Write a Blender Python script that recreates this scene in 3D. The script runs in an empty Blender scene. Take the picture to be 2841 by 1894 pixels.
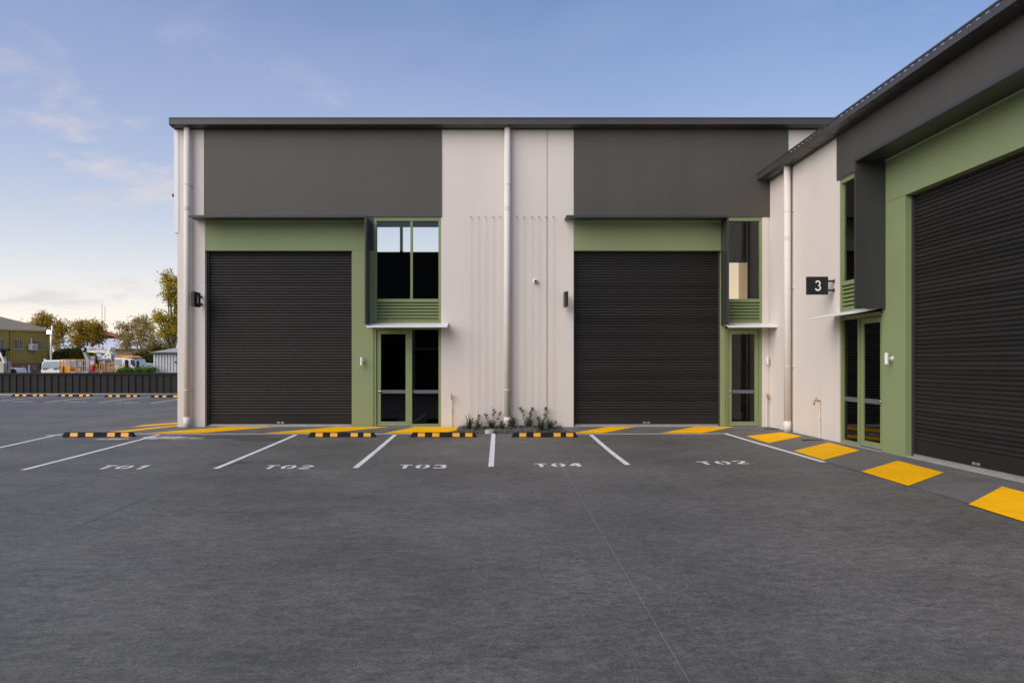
import bpy, bmesh, math, random
import numpy as np
from mathutils import Vector, Matrix
random.seed(7); rng = np.random.default_rng(7)
SC = bpy.context.scene
COL = SC.collection
R = math.radians

# ------------------------------------------------------------------ camera
F, VU, VV, D, ZC = 2150.0, 1360.0, 1012.0, 19.8, 1.585     # photo pixels: focal, vanishing point; facade distance, eye height
IW, IH = 2841.0, 1894.0
cam_d = bpy.data.cameras.new('camera'); cam = bpy.data.objects.new('camera', cam_d); COL.objects.link(cam)
cam.location = (0, 0, ZC); cam.rotation_euler = (R(90), 0, 0)
cam_d.sensor_fit = 'HORIZONTAL'; cam_d.sensor_width = 36; cam_d.lens = F / IW * 36
cam_d.shift_x = (IW / 2 - VU) / IW; cam_d.shift_y = (VV - IH / 2) / IW
cam_d.clip_start = 0.05; cam_d.clip_end = 6000
SC.camera = cam

# ------------------------------------------------------------------ sky and sun (thin evening cloud, very soft light)
SUN_EL, SUN_AZ = 34.0, -130.0        # degrees; azimuth from +Y, negative to the left: a veiled sun behind the camera's left shoulder
W = bpy.data.worlds.new('World'); SC.world = W; W.use_nodes = True
nt = W.node_tree; nt.nodes.clear()
def wn(t, **k):
    n = nt.nodes.new(t)
    for a, b in k.items(): setattr(n, a, b)
    return n
L = nt.links.new
sky = wn('ShaderNodeTexSky', sky_type='NISHITA', sun_disc=False)
sky.sun_elevation = R(SUN_EL); sky.sun_rotation = R(SUN_AZ); sky.altitude = 0
sky.air_density = 1.0; sky.dust_density = 1.2; sky.ozone_density = 2.2
tc = wn('ShaderNodeTexCoord')
sep = wn('ShaderNodeSeparateXYZ'); L(tc.outputs['Generated'], sep.inputs[0])
mz = wn('ShaderNodeMath', operation='ADD'); mz.inputs[1].default_value = 0.2; L(sep.outputs['Z'], mz.inputs[0])
mzz = wn('ShaderNodeMath', operation='MAXIMUM'); mzz.inputs[1].default_value = 0.03; L(mz.outputs[0], mzz.inputs[0])
dx = wn('ShaderNodeMath', operation='DIVIDE'); L(sep.outputs['X'], dx.inputs[0]); L(mzz.outputs[0], dx.inputs[1])
dy = wn('ShaderNodeMath', operation='DIVIDE'); L(sep.outputs['Y'], dy.inputs[0]); L(mzz.outputs[0], dy.inputs[1])
cv = wn('ShaderNodeCombineXYZ'); L(dx.outputs[0], cv.inputs[0]); L(dy.outputs[0], cv.inputs[1])
def cloud(scale, detail, lo, hi, off, rough=0.55, dist=0.3):
    mp = wn('ShaderNodeMapping'); mp.inputs['Location'].default_value = off
    L(cv.outputs[0], mp.inputs[0])
    n = wn('ShaderNodeTexNoise'); n.inputs['Scale'].default_value = scale; n.inputs['Detail'].default_value = detail
    n.inputs['Roughness'].default_value = rough; n.inputs['Distortion'].default_value = dist
    L(mp.outputs[0], n.inputs['Vector'])
    r = wn('ShaderNodeMapRange', interpolation_type='SMOOTHSTEP'); r.inputs['From Min'].default_value = lo; r.inputs['From Max'].default_value = hi
    L(n.outputs['Fac'], r.inputs['Value'])
    return r.outputs[0]
puffs = cloud(2.6, 6, 0.52, 0.70, (5.4, 65.1, 0), 0.6, 0.2)
veil = cloud(0.45, 4, 0.36, 0.66, (20.0, 5.0, 0), 0.55, 0.6)
field = cloud(0.40, 2, 0.38, 0.56, (40.3, 6.0, 0))
pf = wn('ShaderNodeMath', operation='MULTIPLY'); L(puffs, pf.inputs[0]); L(field, pf.inputs[1])
pf2 = wn('ShaderNodeMath', operation='MULTIPLY'); L(pf.outputs[0], pf2.inputs[0]); pf2.inputs[1].default_value = 0.72
vf = wn('ShaderNodeMath', operation='MULTIPLY'); L(veil, vf.inputs[0]); vf.inputs[1].default_value = 0.40
def mixc(fac, a, b):
    m = wn('ShaderNodeMix', data_type='RGBA')
    if isinstance(fac, float): m.inputs[0].default_value = fac
    else: L(fac, m.inputs[0])
    for i, c in ((6, a), (7, b)):
        if isinstance(c, tuple): m.inputs[i].default_value = c
        else: L(c, m.inputs[i])
    return m.outputs[2]
base = sky.outputs[0]
hs = wn('ShaderNodeHueSaturation'); hs.inputs['Saturation'].default_value = 1.25; hs.inputs['Hue'].default_value = 0.508; L(base, hs.inputs['Color'])
def haze_fac(k, amp):          # thin haze, thickest at the horizon, the same all round
    q = wn('ShaderNodeMath', operation='MULTIPLY'); q.inputs[1].default_value = -k; zc_ = wn('ShaderNodeMath', operation='MAXIMUM'); zc_.inputs[1].default_value = 0
    L(sep.outputs['Z'], zc_.inputs[0]); L(zc_.outputs[0], q.inputs[0])
    p = wn('ShaderNodeMath', operation='EXPONENT'); L(q.outputs[0], p.inputs[0])
    r = wn('ShaderNodeMath', operation='MULTIPLY', use_clamp=True); r.inputs[1].default_value = amp; L(p.outputs[0], r.inputs[0]); return r.outputs[0]
c1 = mixc(vf.outputs[0], hs.outputs[0], (3.0, 3.4, 5.3, 1))
c1 = mixc(haze_fac(7.2, 1.15), c1, (6.3, 6.4, 6.5, 1))
c1 = mixc(haze_fac(13.0, 1.0), c1, (8.2, 7.2, 5.8, 1))
c2 = mixc(pf2.outputs[0], c1, (5.2, 4.75, 4.9, 1))
bg = wn('ShaderNodeBackground'); L(c2, bg.inputs['Color']); bg.inputs['Strength'].default_value = 0.07
wo = wn('ShaderNodeOutputWorld'); L(bg.outputs[0], wo.inputs['Surface'])

sun_d = bpy.data.lights.new('sun', 'SUN'); sun = bpy.data.objects.new('sun', sun_d); COL.objects.link(sun)
sun_d.energy = 1.5; sun_d.angle = R(62); sun_d.color = (1.0, 0.90, 0.80)
a, e = R(SUN_AZ), R(SUN_EL)
to_sun = Vector((math.sin(a) * math.cos(e), math.cos(a) * math.cos(e), math.sin(e)))
sun.rotation_euler = to_sun.to_track_quat('Z', 'Y').to_euler()
sun.location = (-40, -50, 40)
SC.view_settings.view_transform = 'Standard'; SC.view_settings.look = 'None'
SC.view_settings.gamma = 1; SC.view_settings.exposure = 1.05; SC.view_settings.use_curve_mapping = False
SC.render.engine = 'CYCLES'

# ------------------------------------------------------------------ pixel -> place
def at(u, v, Y): return Vector(((u - VU) * Y / F, Y, ZC + (VV - v) * Y / F))
def sstep(a, b, x):
    t = min(max((x - a) / (b - a), 0), 1); return t * t * (3 - 2 * t)
XW = 7.134                      # plane of the right-hand wall
XL = -7.99                      # left end of the front building
def gh(x, y):                   # height of the ground: it falls away from both buildings
    d1 = math.hypot(max(XL - x, 0), max(D - y, 0)); d2 = max(XW - x, 0) if y < D else 99
    k = 0.6; d = -k * math.log(math.exp(-d1 / k) + math.exp(-min(d2, 50) / k))
    z = -0.30 * (1 - math.exp(-0.09 * max(d, -0.05)))
    z += 0.16 * sstep(22, 38, y)
    z -= 0.45 * sstep(43.6, 46.5, y)
    return z
def onground(u, v):
    Y = 15.0
    for _ in range(60):
        x = (u - VU) * Y / F; Yn = (ZC - gh(x, Y)) * F / (v - VV)
        Y = 0.5 * Y + 0.5 * Yn
    return ((u - VU) * Y / F, Y)

# ------------------------------------------------------------------ materials
MATS = {}
def mat(name, col, rough=0.6, metal=0.0, var=0.0, vscale=3.0, bump=0.0, bscale=40.0, spec=0.5, emit=None, estr=0, stretch=(1, 1, 1)):
    if name in MATS: return MATS[name]
    m = bpy.data.materials.new(name); m.use_nodes = True; t = m.node_tree; b = t.nodes['Principled BSDF']
    b.inputs['Base Color'].default_value = (*col, 1); b.inputs['Roughness'].default_value = rough; b.inputs['Metallic'].default_value = metal
    b.inputs['Specular IOR Level'].default_value = spec
    if emit: b.inputs['Emission Color'].default_value = (*emit, 1); b.inputs['Emission Strength'].default_value = estr
    geo = t.nodes.new('ShaderNodeNewGeometry'); mp = t.nodes.new('ShaderNodeMapping'); mp.inputs['Scale'].default_value = stretch
    t.links.new(geo.outputs['Position'], mp.inputs[0])
    if var > 0:
        n = t.nodes.new('ShaderNodeTexNoise'); n.inputs['Scale'].default_value = vscale; n.inputs['Detail'].default_value = 5; n.inputs['Roughness'].default_value = 0.62
        t.links.new(mp.outputs[0], n.inputs['Vector'])
        r = t.nodes.new('ShaderNodeMapRange'); r.inputs['From Min'].default_value = 0.25; r.inputs['From Max'].default_value = 0.75
        r.inputs['To Min'].default_value = 1 - var; r.inputs['To Max'].default_value = 1 + var
        t.links.new(n.outputs['Fac'], r.inputs['Value'])
        mx = t.nodes.new('ShaderNodeVectorMath'); mx.operation = 'SCALE'; mx.inputs[0].default_value = col
        t.links.new(r.outputs[0], mx.inputs['Scale']); t.links.new(mx.outputs[0], b.inputs['Base Color'])
        r2 = t.nodes.new('ShaderNodeMapRange'); r2.inputs['To Min'].default_value = max(rough - 0.08, 0.02); r2.inputs['To Max'].default_value = min(rough + 0.08, 1)
        t.links.new(n.outputs['Fac'], r2.inputs['Value']); t.links.new(r2.outputs[0], b.inputs['Roughness'])
    if bump > 0:
        n2 = t.nodes.new('ShaderNodeTexNoise'); n2.inputs['Scale'].default_value = bscale; n2.inputs['Detail'].default_value = 3
        t.links.new(geo.outputs['Position'], n2.inputs['Vector'])
        bp = t.nodes.new('ShaderNodeBump'); bp.inputs['Strength'].default_value = bump; bp.inputs['Distance'].default_value = 0.01
        t.links.new(n2.outputs['Fac'], bp.inputs['Height']); t.links.new(bp.outputs[0], b.inputs['Normal'])
    MATS[name] = m; return m
BEIGE = mat('beige_render', (0.655, 0.604, 0.556), 0.75, var=0.05, vscale=1.1, bump=0.12, bscale=60, stretch=(1, 1, 0.16))
CHAR = mat('charcoal_render', (0.066, 0.060, 0.052), 0.55, var=0.13, vscale=1.1, bump=0.06, bscale=60, stretch=(1, 1, 0.14))
GREEN = mat('sage_render', (0.215, 0.270, 0.130), 0.7, var=0.04, vscale=1.0, bump=0.1, bscale=60)
GFRAME = mat('sage_aluminium', (0.205, 0.258, 0.115), 0.42, var=0.03, vscale=4)
DMETAL = mat('charcoal_steel', (0.040, 0.041, 0.041), 0.38, var=0.08, vscale=2)
GUTTER = mat('gutter_steel', (0.052, 0.048, 0.044), 0.42, var=0.08, vscale=1.2)
SLAT = mat('roller_slat_paint', (0.0150, 0.0148, 0.0142), 0.5, spec=0.32, var=0.10, vscale=1.5, stretch=(0.3, 0.3, 3))
GALV = mat('galvanised_rail', (0.42, 0.42, 0.42), 0.4, 0.6, var=0.12, vscale=6)
WHITE = mat('white_powdercoat', (0.74, 0.74, 0.74), 0.45, var=0.03, vscale=4)
PIPE = mat('painted_pipe', (0.66, 0.625, 0.585), 0.85, spec=0.15, var=0.03, vscale=2)
BRASS = mat('brass', (0.50, 0.32, 0.12), 0.35, 0.9, var=0.1, vscale=20)
CHROME = mat('satin_chrome', (0.65, 0.65, 0.66), 0.25, 1.0)
BLACK = mat('black_rubber', (0.012, 0.012, 0.0125), 0.8, spec=0.25, var=0.15, vscale=8)
BLACKP = mat('black_paint', (0.015, 0.015, 0.016), 0.4)
YELLOW = mat('yellow_paint', (0.90, 0.46, 0.002), 0.8, spec=0.1, var=0.07, vscale=1.6, bump=0.25, bscale=90)
REFL = mat('yellow_reflector', (0.82, 0.37, 0.01), 0.4, var=0.05, vscale=9)
LINEW = mat('white_line_paint', (0.72, 0.72, 0.72), 0.6, var=0.16, vscale=5, bump=0.25, bscale=90)
SILL = mat('concrete_sill', (0.33, 0.31, 0.28), 0.85, var=0.15, vscale=5, bump=0.3)
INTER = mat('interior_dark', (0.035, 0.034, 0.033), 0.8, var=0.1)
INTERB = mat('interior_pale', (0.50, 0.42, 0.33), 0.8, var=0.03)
LETTER = mat('sign_white', (0.85, 0.85, 0.85), 0.5)
SIGNB = mat('sign_black', (0.014, 0.014, 0.015), 0.45)
WIRE = mat('steel_wire', (0.36, 0.32, 0.28), 0.5, 0.3)
FENCE = mat('fence_steel', (0.011, 0.0107, 0.0103), 0.6, spec=0.25, var=0.12, vscale=2)

def add_wear(m, dark, lo, hi, scale, amount):
    t = m.node_tree; b = t.nodes['Principled BSDF']; g = t.nodes.new('ShaderNodeNewGeometry'); n = t.nodes.new('ShaderNodeTexNoise'); n.inputs['Scale'].default_value = scale; n.inputs['Detail'].default_value = 8; n.inputs['Roughness'].default_value = 0.75
    t.links.new(g.outputs['Position'], n.inputs['Vector']); r = t.nodes.new('ShaderNodeMapRange'); r.inputs['From Min'].default_value = lo; r.inputs['From Max'].default_value = hi; r.inputs['To Max'].default_value = amount
    t.links.new(n.outputs['Fac'], r.inputs['Value']); mx = t.nodes.new('ShaderNodeMix'); mx.data_type = 'RGBA'; t.links.new(r.outputs[0], mx.inputs[0])
    src = b.inputs['Base Color'].links[0].from_socket; t.links.new(src, mx.inputs[6]); mx.inputs[7].default_value = (*dark, 1); t.links.new(mx.outputs[2], b.inputs['Base Color'])
add_wear(YELLOW, (0.20, 0.12, 0.03), 0.52, 0.80, 3.0, 0.40); add_wear(LINEW, (0.16, 0.155, 0.15), 0.54, 0.80, 6.0, 0.8)
def per_object(m, lo, hi):
    t = m.node_tree; b = t.nodes['Principled BSDF']; oi = t.nodes.new('ShaderNodeObjectInfo'); r = t.nodes.new('ShaderNodeMapRange'); r.inputs['To Min'].default_value = lo; r.inputs['To Max'].default_value = hi
    t.links.new(oi.outputs['Random'], r.inputs['Value']); sc = t.nodes.new('ShaderNodeVectorMath'); sc.operation = 'SCALE'; src = b.inputs['Base Color'].links[0].from_socket
    t.links.new(src, sc.inputs[0]); t.links.new(r.outputs[0], sc.inputs['Scale']); t.links.new(sc.outputs[0], b.inputs['Base Color'])
per_object(SLAT, 0.72, 1.3); per_object(FENCE, 0.8, 1.25)
def glass(name, tint, ior=1.45, rough=0.0):
    m = bpy.data.materials.new(name); m.use_nodes = True; t = m.node_tree; t.nodes.clear()
    o = t.nodes.new('ShaderNodeOutputMaterial'); tr = t.nodes.new('ShaderNodeBsdfTransparent'); tr.inputs[0].default_value = (*tint, 1)
    g = t.nodes.new('ShaderNodeBsdfGlossy'); g.inputs['Roughness'].default_value = rough; g.inputs['Color'].default_value = (0.95, 0.97, 1, 1)
    f = t.nodes.new('ShaderNodeFresnel'); f.inputs['IOR'].default_value = ior
    mx = t.nodes.new('ShaderNodeMixShader'); t.links.new(f.outputs[0], mx.inputs[0]); t.links.new(tr.outputs[0], mx.inputs[1]); t.links.new(g.outputs[0], mx.inputs[2])
    t.links.new(mx.outputs[0], o.inputs[0]); return m
GLASS = glass('window_glass', (0.97, 0.97, 0.96), 1.45)
DGLASS = glass('tinted_door_glass', (0.30, 0.31, 0.31), 1.5)
FILM = mat('frosted_film', (0.105, 0.112, 0.135), 0.5)

# asphalt: fine aggregate, broad mottling, faint scuffs
def asphalt():
    m = bpy.data.materials.new('asphalt'); m.use_nodes = True; t = m.node_tree; b = t.nodes['Principled BSDF']
    geo = t.nodes.new('ShaderNodeNewGeometry')
    def noise(s, d, r, st=(1, 1, 1)):
        mp = t.nodes.new('ShaderNodeMapping'); mp.inputs['Scale'].default_value = st; t.links.new(geo.outputs['Position'], mp.inputs[0])
        n = t.nodes.new('ShaderNodeTexNoise'); n.inputs['Scale'].default_value = s; n.inputs['Detail'].default_value = d; n.inputs['Roughness'].default_value = r
        t.links.new(mp.outputs[0], n.inputs['Vector']); return n.outputs['Fac']
    def rng_(x, a, b_, lo, hi):
        r = t.nodes.new('ShaderNodeMapRange'); r.inputs['From Min'].default_value = a; r.inputs['From Max'].default_value = b_
        r.inputs['To Min'].default_value = lo; r.inputs['To Max'].default_value = hi; t.links.new(x, r.inputs['Value']); return r.outputs[0]
    def mul(x, y):
        q = t.nodes.new('ShaderNodeMath'); q.operation = 'MULTIPLY'; t.links.new(x, q.inputs[0]); t.links.new(y, q.inputs[1]); return q.outputs[0]
    fine = rng_(noise(80, 4, 0.8), 0.3, 0.7, 0.40, 1.75)
    mid = rng_(noise(9, 5, 0.72, (0.7, 1.3, 1)), 0.3, 0.7, 0.66, 1.36)
    big = rng_(noise(0.45, 5, 0.6), 0.3, 0.7, 0.74, 1.22)
    scuff = rng_(noise(1.2, 4, 0.6, (0.25, 1.2, 1)), 0.62, 0.72, 1.0, 0.80)
    coarse = rng_(noise(24, 3, 0.6), 0.3, 0.7, 0.78, 1.24)
    v = mul(mul(mul(fine, coarse), mid), mul(big, scuff))
    sc = t.nodes.new('ShaderNodeVectorMath'); sc.operation = 'SCALE'; sc.inputs[0].default_value = (0.099, 0.097, 0.0865)
    t.links.new(v, sc.inputs['Scale']); t.links.new(sc.outputs[0], b.inputs['Base Color'])
    t.links.new(rng_(noise(0.7, 4, 0.6), 0.3, 0.7, 0.58, 0.80), b.inputs['Roughness'])
    bp = t.nodes.new('ShaderNodeBump'); bp.inputs['Strength'].default_value = 0.55; bp.inputs['Distance'].default_value = 0.006
    t.links.new(noise(120, 3, 0.7), bp.inputs['Height']); t.links.new(bp.outputs[0], b.inputs['Normal'])
    return m
ASPH = asphalt()
APRON = mat('apron_concrete', (0.128, 0.124, 0.118), 0.72, var=0.22, vscale=2.2, bump=0.35, bscale=90)

# ------------------------------------------------------------------ mesh helpers
class MB:
    def __init__(s): s.v = []; s.f = []
    def add(s, vs, fs):
        n = len(s.v); s.v += [tuple(p) for p in vs]; s.f += [tuple(i + n for i in f) for f in fs]; return s
    def box(s, x0, x1, y0, y1, z0, z1, M=None):
        vs = [(x, y, z) for x in (x0, x1) for y in (y0, y1) for z in (z0, z1)]
        if M: vs = [M(*p) for p in vs]
        return s.add(vs, [(0, 1, 3, 2), (4, 6, 7, 5), (0, 4, 5, 1), (2, 3, 7, 6), (0, 2, 6, 4), (1, 5, 7, 3)])
    def prism(s, poly, ext):      # poly: list of 3-D points, ext: vector
        n = len(poly); p = [Vector(q) for q in poly]; q = [a + Vector(ext) for a in p]
        return s.add(p + q, [tuple(range(n)), tuple(range(2 * n - 1, n - 1, -1))] + [(i, n + i, n + (i + 1) % n, (i + 1) % n) for i in range(n)])
    def tube(s, pts, rad, seg=8, cap=True):
        pts = [Vector(p) for p in pts]; rad = rad if isinstance(rad, (list, tuple)) else [rad] * len(pts); n0 = len(s.v)
        for i, p in enumerate(pts):
            d = (pts[min(i + 1, len(pts) - 1)] - pts[max(i - 1, 0)]).normalized()
            up = Vector((0, 0, 1)) if abs(d.z) < 0.9 else Vector((1, 0, 0))
            a = d.cross(up).normalized(); b = d.cross(a)
            for k in range(seg):
                t = 2 * math.pi * k / seg; s.v.append(tuple(p + (a * math.cos(t) + b * math.sin(t)) * rad[i]))
        for i in range(len(pts) - 1):
            for k in range(seg):
                s.f.append((n0 + i * seg + k, n0 + i * seg + (k + 1) % seg, n0 + (i + 1) * seg + (k + 1) % seg, n0 + (i + 1) * seg + k))
        if cap:
            s.f.append(tuple(n0 + k for k in range(seg))); m = n0 + (len(pts) - 1) * seg; s.f.append(tuple(m + k for k in reversed(range(seg))))
        return s
    def sphere(s, c, r, seg=12, ring=8, sc=(1, 1, 1), zmin=-1, M=None):
        c = Vector(c); n0 = len(s.v)
        for i in range(ring + 1):
            th = math.pi * i / ring
            for k in range(seg):
                ph = 2 * math.pi * k / seg
                s.v.append(tuple(c + Vector((r * sc[0] * math.sin(th) * math.cos(ph), r * sc[1] * math.sin(th) * math.sin(ph), r * sc[2] * max(math.cos(th), zmin)))))
        for i in range(ring):
            for k in range(seg):
                s.f.append((n0 + i * seg + k, n0 + (i + 1) * seg + k, n0 + (i + 1) * seg + (k + 1) % seg, n0 + i * seg + (k + 1) % seg))
        return s
    def mesh(s, name, off=(0, 0, 0)):
        me = bpy.data.meshes.new(name)
        o = Vector(off)
        me.from_pydata([tuple(Vector(p) - o) for p in s.v], [], s.f)
        bm = bmesh.new(); bm.from_mesh(me); bmesh.ops.remove_doubles(bm, verts=bm.verts, dist=1e-5)
        bmesh.ops.recalc_face_normals(bm, faces=bm.faces); bm.to_mesh(me); bm.free()
        return me
    def build(s, name, m, parent=None, bevel=0, smooth=False):
        off = wloc(parent) if parent else Vector((0, 0, 0))
        me = s.mesh(name, off); me.materials.append(m)
        o = bpy.data.objects.new(name, me); COL.objects.link(o)
        if parent: o.parent = parent
        if smooth:
            me.polygons.foreach_set('use_smooth', [True] * len(me.polygons))
        if bevel:
            md = o.modifiers.new('bevel', 'BEVEL'); md.width = bevel; md.segments = 2; md.limit_method = 'ANGLE'; md.angle_limit = R(40)
        return o
def wloc(o):
    v = Vector(o.location)
    while o.parent: o = o.parent; v += Vector(o.location)
    return v
def empty(name, loc):
    o = bpy.data.objects.new(name, None); COL.objects.link(o); o.location = loc; o.empty_display_size = 0.2; return o
def tag(o, label=None, cat=None, group=None, kind=None):
    if label: o['label'] = label
    if cat: o['category'] = cat
    if group: o['group'] = group
    if kind: o['kind'] = kind
    return o
def thing(name, label, cat, loc, group=None): return tag(empty(name, loc), label, cat, group)
def copy_tree(o, parent=None):
    c = o.copy(); COL.objects.link(c); c.parent = parent
    for ch in list(o.children): copy_tree(ch, c)
    return c
def textmesh(txt, size, name, ext=0.004):
    cu = bpy.data.curves.new(name, 'FONT'); cu.body = txt; cu.size = size; cu.extrude = ext; cu.align_x = 'CENTER'; cu.align_y = 'CENTER'
    o = bpy.data.objects.new(name, cu); COL.objects.link(o)
    bpy.context.view_layer.update()
    me = bpy.data.meshes.new_from_object(o.evaluated_get(bpy.context.evaluated_depsgraph_get()))
    bpy.data.objects.remove(o); bpy.data.curves.remove(cu); me.name = name; return me

# ------------------------------------------------------------------ ground
def axis(lo, hi, flo, fhi, st, grow=1.35):
    xs = list(np.arange(flo, fhi + 1e-6, st)); d = st; x = fhi
    while x < hi: d *= grow; x += d; xs.append(min(x, hi))
    d = st; x = flo
    while x > lo: d *= grow; x -= d; xs.insert(0, max(x, lo))
    return xs
gx = axis(-2500, 2500, -30, 9, 0.5); gy = axis(-1500, 3500, -4, 48, 0.5)
m = MB()
m.v = [(x, y, gh(x, y)) for y in gy for x in gx]
nx = len(gx)
m.f = [(j * nx + i, j * nx + i + 1, (j + 1) * nx + i + 1, (j + 1) * nx + i) for j in range(len(gy) - 1) for i in range(nx - 1)]
ground = m.build('asphalt_ground', ASPH, smooth=True); tag(ground, 'dark grey asphalt yard sloping gently away from the buildings', kind='structure')

def sheet(poly, lift, step=0.4):
    """flat polygon (convex quad, xy) draped on the ground"""
    m = MB(); A, B, C, E = [Vector(p) for p in poly]
    n = max(1, int(max((B - A).length, (C - E).length) / step)); k = max(1, int(max((E - A).length, (C - B).length) / step))
    for j in range(k + 1):
        for i in range(n + 1):
            p = A.lerp(B, i / n).lerp(E.lerp(C, i / n), j / k); m.v.append((p.x, p.y, gh(p.x, p.y) + lift))
    m.f = [(j * (n + 1) + i, j * (n + 1) + i + 1, (j + 1) * (n + 1) + i + 1, (j + 1) * (n + 1) + i) for j in range(k) for i in range(n)]
    return m
def poly_sheet(pts, lift): 
    m = MB(); m.v = [(x, y, gh(x, y) + lift) for x, y in pts]; m.f = [tuple(range(len(pts)))]; return m

# aprons (a slightly raised concrete strip round the buildings, striped yellow)
AW = 1.52
apron = tag(MB().build('apron', APRON), 'grey concrete apron strip along the foot of the buildings', kind='structure')
def apron_piece(poly):
    m = sheet(poly, 0.006, 0.4); t = [Vector((v[0], v[1], v[2])) for v in m.v]
    return m.build('apron_slab', APRON, apron)
gl, gr_ = -0.78, 1.78
apron_piece([(XL - 1.4, D - AW), (gl, D - AW), (gl, D + 0.16), (XL - 1.4, D + 0.16)])
apron_piece([(XL - 1.4, D + 0.16), (XL - 0.0, D + 0.16), (XL - 0.0, D + 9), (XL - 1.4, D + 9)])
apron_piece([(gr_, D - AW), (XW - AW, D - AW), (XW - AW, D + 0.16), (gr_, D + 0.16)])
apron_piece([(XW - AW, 2.5), (XW + 0.14, 2.5), (XW + 0.14, D + 0.16), (XW - AW, D + 0.16)])
def stripe_px(pts):
    q = [onground(u, v) for u, v in pts]
    sheet(q, 0.011, 0.35).build('yellow_stripe', YELLOW, apron)
def yel(s): return s
def crop(x, y, ox, oy, sc): return (ox + x / sc, oy + y / sc)
# diagonal stripes on the front apron: lower-left, lower-right, upper-right, upper-left
IN, OUT = D - 0.06, D - AW + 0.05
def front_stripe(x0, w, lean=1.42): 
    sheet([(x0, OUT), (x0 + w, OUT), (x0 + w + lean, IN), (x0 + lean, IN)], 0.011, 0.3).build('yellow_stripe', YELLOW, apron)
for x0 in (-8.15, -5.35, -2.52): front_stripe(x0, 1.40 if x0 > -8 else 1.25, 1.42 if x0 < -3 else 0.62)
for x0 in (1.93, 4.02): front_stripe(x0, 0.72 if x0 < 3 else 1.0, 1.05 if x0 < 3 else 1.2)
# stripes wrapping round the left corner
sheet([(XL - 1.30, D - AW + 0.25), (XL - 0.9, D - AW + 0.05), (XL - 0.02, D + 0.30), (XL - 0.02, D + 0.9)], 0.011).build('yellow_stripe', YELLOW, apron)
sheet([(XL - 1.30, D + 0.95), (XL - 1.30, D + 0.2), (XL - 0.02, D + 1.5), (XL - 0.02, D + 2.2)], 0.011).build('yellow_stripe', YELLOW, apron)
# stripes along the right-hand wall
for pts in ([(1880 + 860 / 4.523, 1100 + 500 / 4.523), (1880 + 1145 / 4.523, 1100 + 588 / 4.523), (1880 + 1560 / 4.523, 1100 + 500 / 4.523), (1880 + 1300 / 4.523, 1100 + 450 / 4.523)],
            [(1880 + 1455 / 4.523, 1100 + 685 / 4.523), (1880 + 1830 / 4.523, 1100 + 800 / 4.523), (1880 + 2285 / 4.523, 1100 + 680 / 4.523), (1880 + 1900 / 4.523, 1100 + 578 / 4.523)],
            [(2389.7, 1309), (2519.4, 1349), (2618.7, 1312), (2490, 1279)],
            [(2686.6, 1400.5), (2860, 1455), (2990, 1404), (2780, 1351)]):
    stripe_px(pts)

# bay lines, all children of the ground
def line(a, b, w, lift=0.0045):
    a, b = Vector(a), Vector(b); n = Vector((-(b - a).y, (b - a).x)).normalized() * w / 2
    sheet([a - n, b - n, b + n, a + n], lift, 0.25).build('bay_line', LINEW, ground)
def linepx(p, q, w=0.095): line(onground(*p), onground(*q), w)
S_ = IW / 2352
linepx((442, 1205.5), (62, 1304)); linepx((821, 1206), (598, 1300)); linepx((1096, 1206), (986, 1298)); linepx((1369, 1203), (1362.5, 1294.5)); linepx((1640, 1206), (1742, 1289.5))
linepx((168, 1204.5), (-20, 1246)); 
line((-10.45, D - AW - 0.06), (gl - 0.0, D - AW - 0.06), 0.09)
line((gr_, D - AW - 0.06), (XW - AW - 0.02, D - AW - 0.06), 0.09)
q = onground(2289, 1282.5); line((XW - AW - 0.08, D - AW - 0.05), (q[0], q[1]), 0.10)
for p, q in (((157, 1098.5), (0, 1112)), ((287, 1099.5), (126, 1116)), ((418, 1101), (273, 1117)), ((560, 1100), (420, 1118)), ((30, 1098), (-60, 1106))):
    linepx(p, q, 0.11)

# stencilled bay numbers
def glyph(ch):
    def arc(cx, cy, rx, ry, a0, a1, n=9): return [(cx + rx * math.cos(R(a0 + (a1 - a0) * i / n)), cy + ry * math.sin(R(a0 + (a1 - a0) * i / n))) for i in range(n + 1)]
    if ch == 'T': return [[(0, .92), (1, .92)], [(.5, .80), (.5, 0)]]
    if ch == '0': return [arc(.5, .5, .42, .44, 100, 250), arc(.5, .5, .42, .44, -80, 70)]
    if ch == '1': return [[(.2, .72), (.55, .95)], [(.6, 1), (.6, 0)]]
    if ch == '2': return [arc(.5, .7, .38, .24, 165, 60), arc(.5, .7, .38, .24, 45, -50) + [(.1, .07)], [(.22, .07), (.95, .07)]]
    if ch == '3': return [arc(.45, .73, .4, .21, 160, -80), arc(.45, .28, .44, .23, 80, -165)]
    if ch == '4': return [[(.62, .97), (.08, .32)], [(.05, .3), (.98, .3)], [(.70, 1), (.70, 0)]]
def bay_text(txt, cu, cvv, h=0.42, gw=0.21, gap=0.085, sw=0.068):
    cx, cy = onground(cu, cvv); m = MB(); tot = len(txt) * gw + (len(txt) - 1) * gap
    for k, ch in enumerate(txt):
        ox = cx - tot / 2 + k * (gw + gap)
        for st in glyph(ch):
            pts = [Vector((ox + p[0] * gw, cy - h / 2 + p[1] * h)) for p in st]
            for i, p in enumerate(pts):
                d = (pts[min(i + 1, len(pts) - 1)] - pts[max(i - 1, 0)]).normalized(); n = Vector((-d.y, d.x)) * sw / 2
                for q in (p - n, p + n): m.v.append((q.x, q.y, gh(q.x, q.y) + 0.0045))
            b0 = len(m.v) - 2 * len(pts)
            m.f += [(b0 + 2 * i, b0 + 2 * i + 1, b0 + 2 * i + 3, b0 + 2 * i + 2) for i in range(len(pts) - 1)]
    tag(m.build('bay_number', LINEW, ground), 'white stencilled bay number ' + txt)
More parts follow.
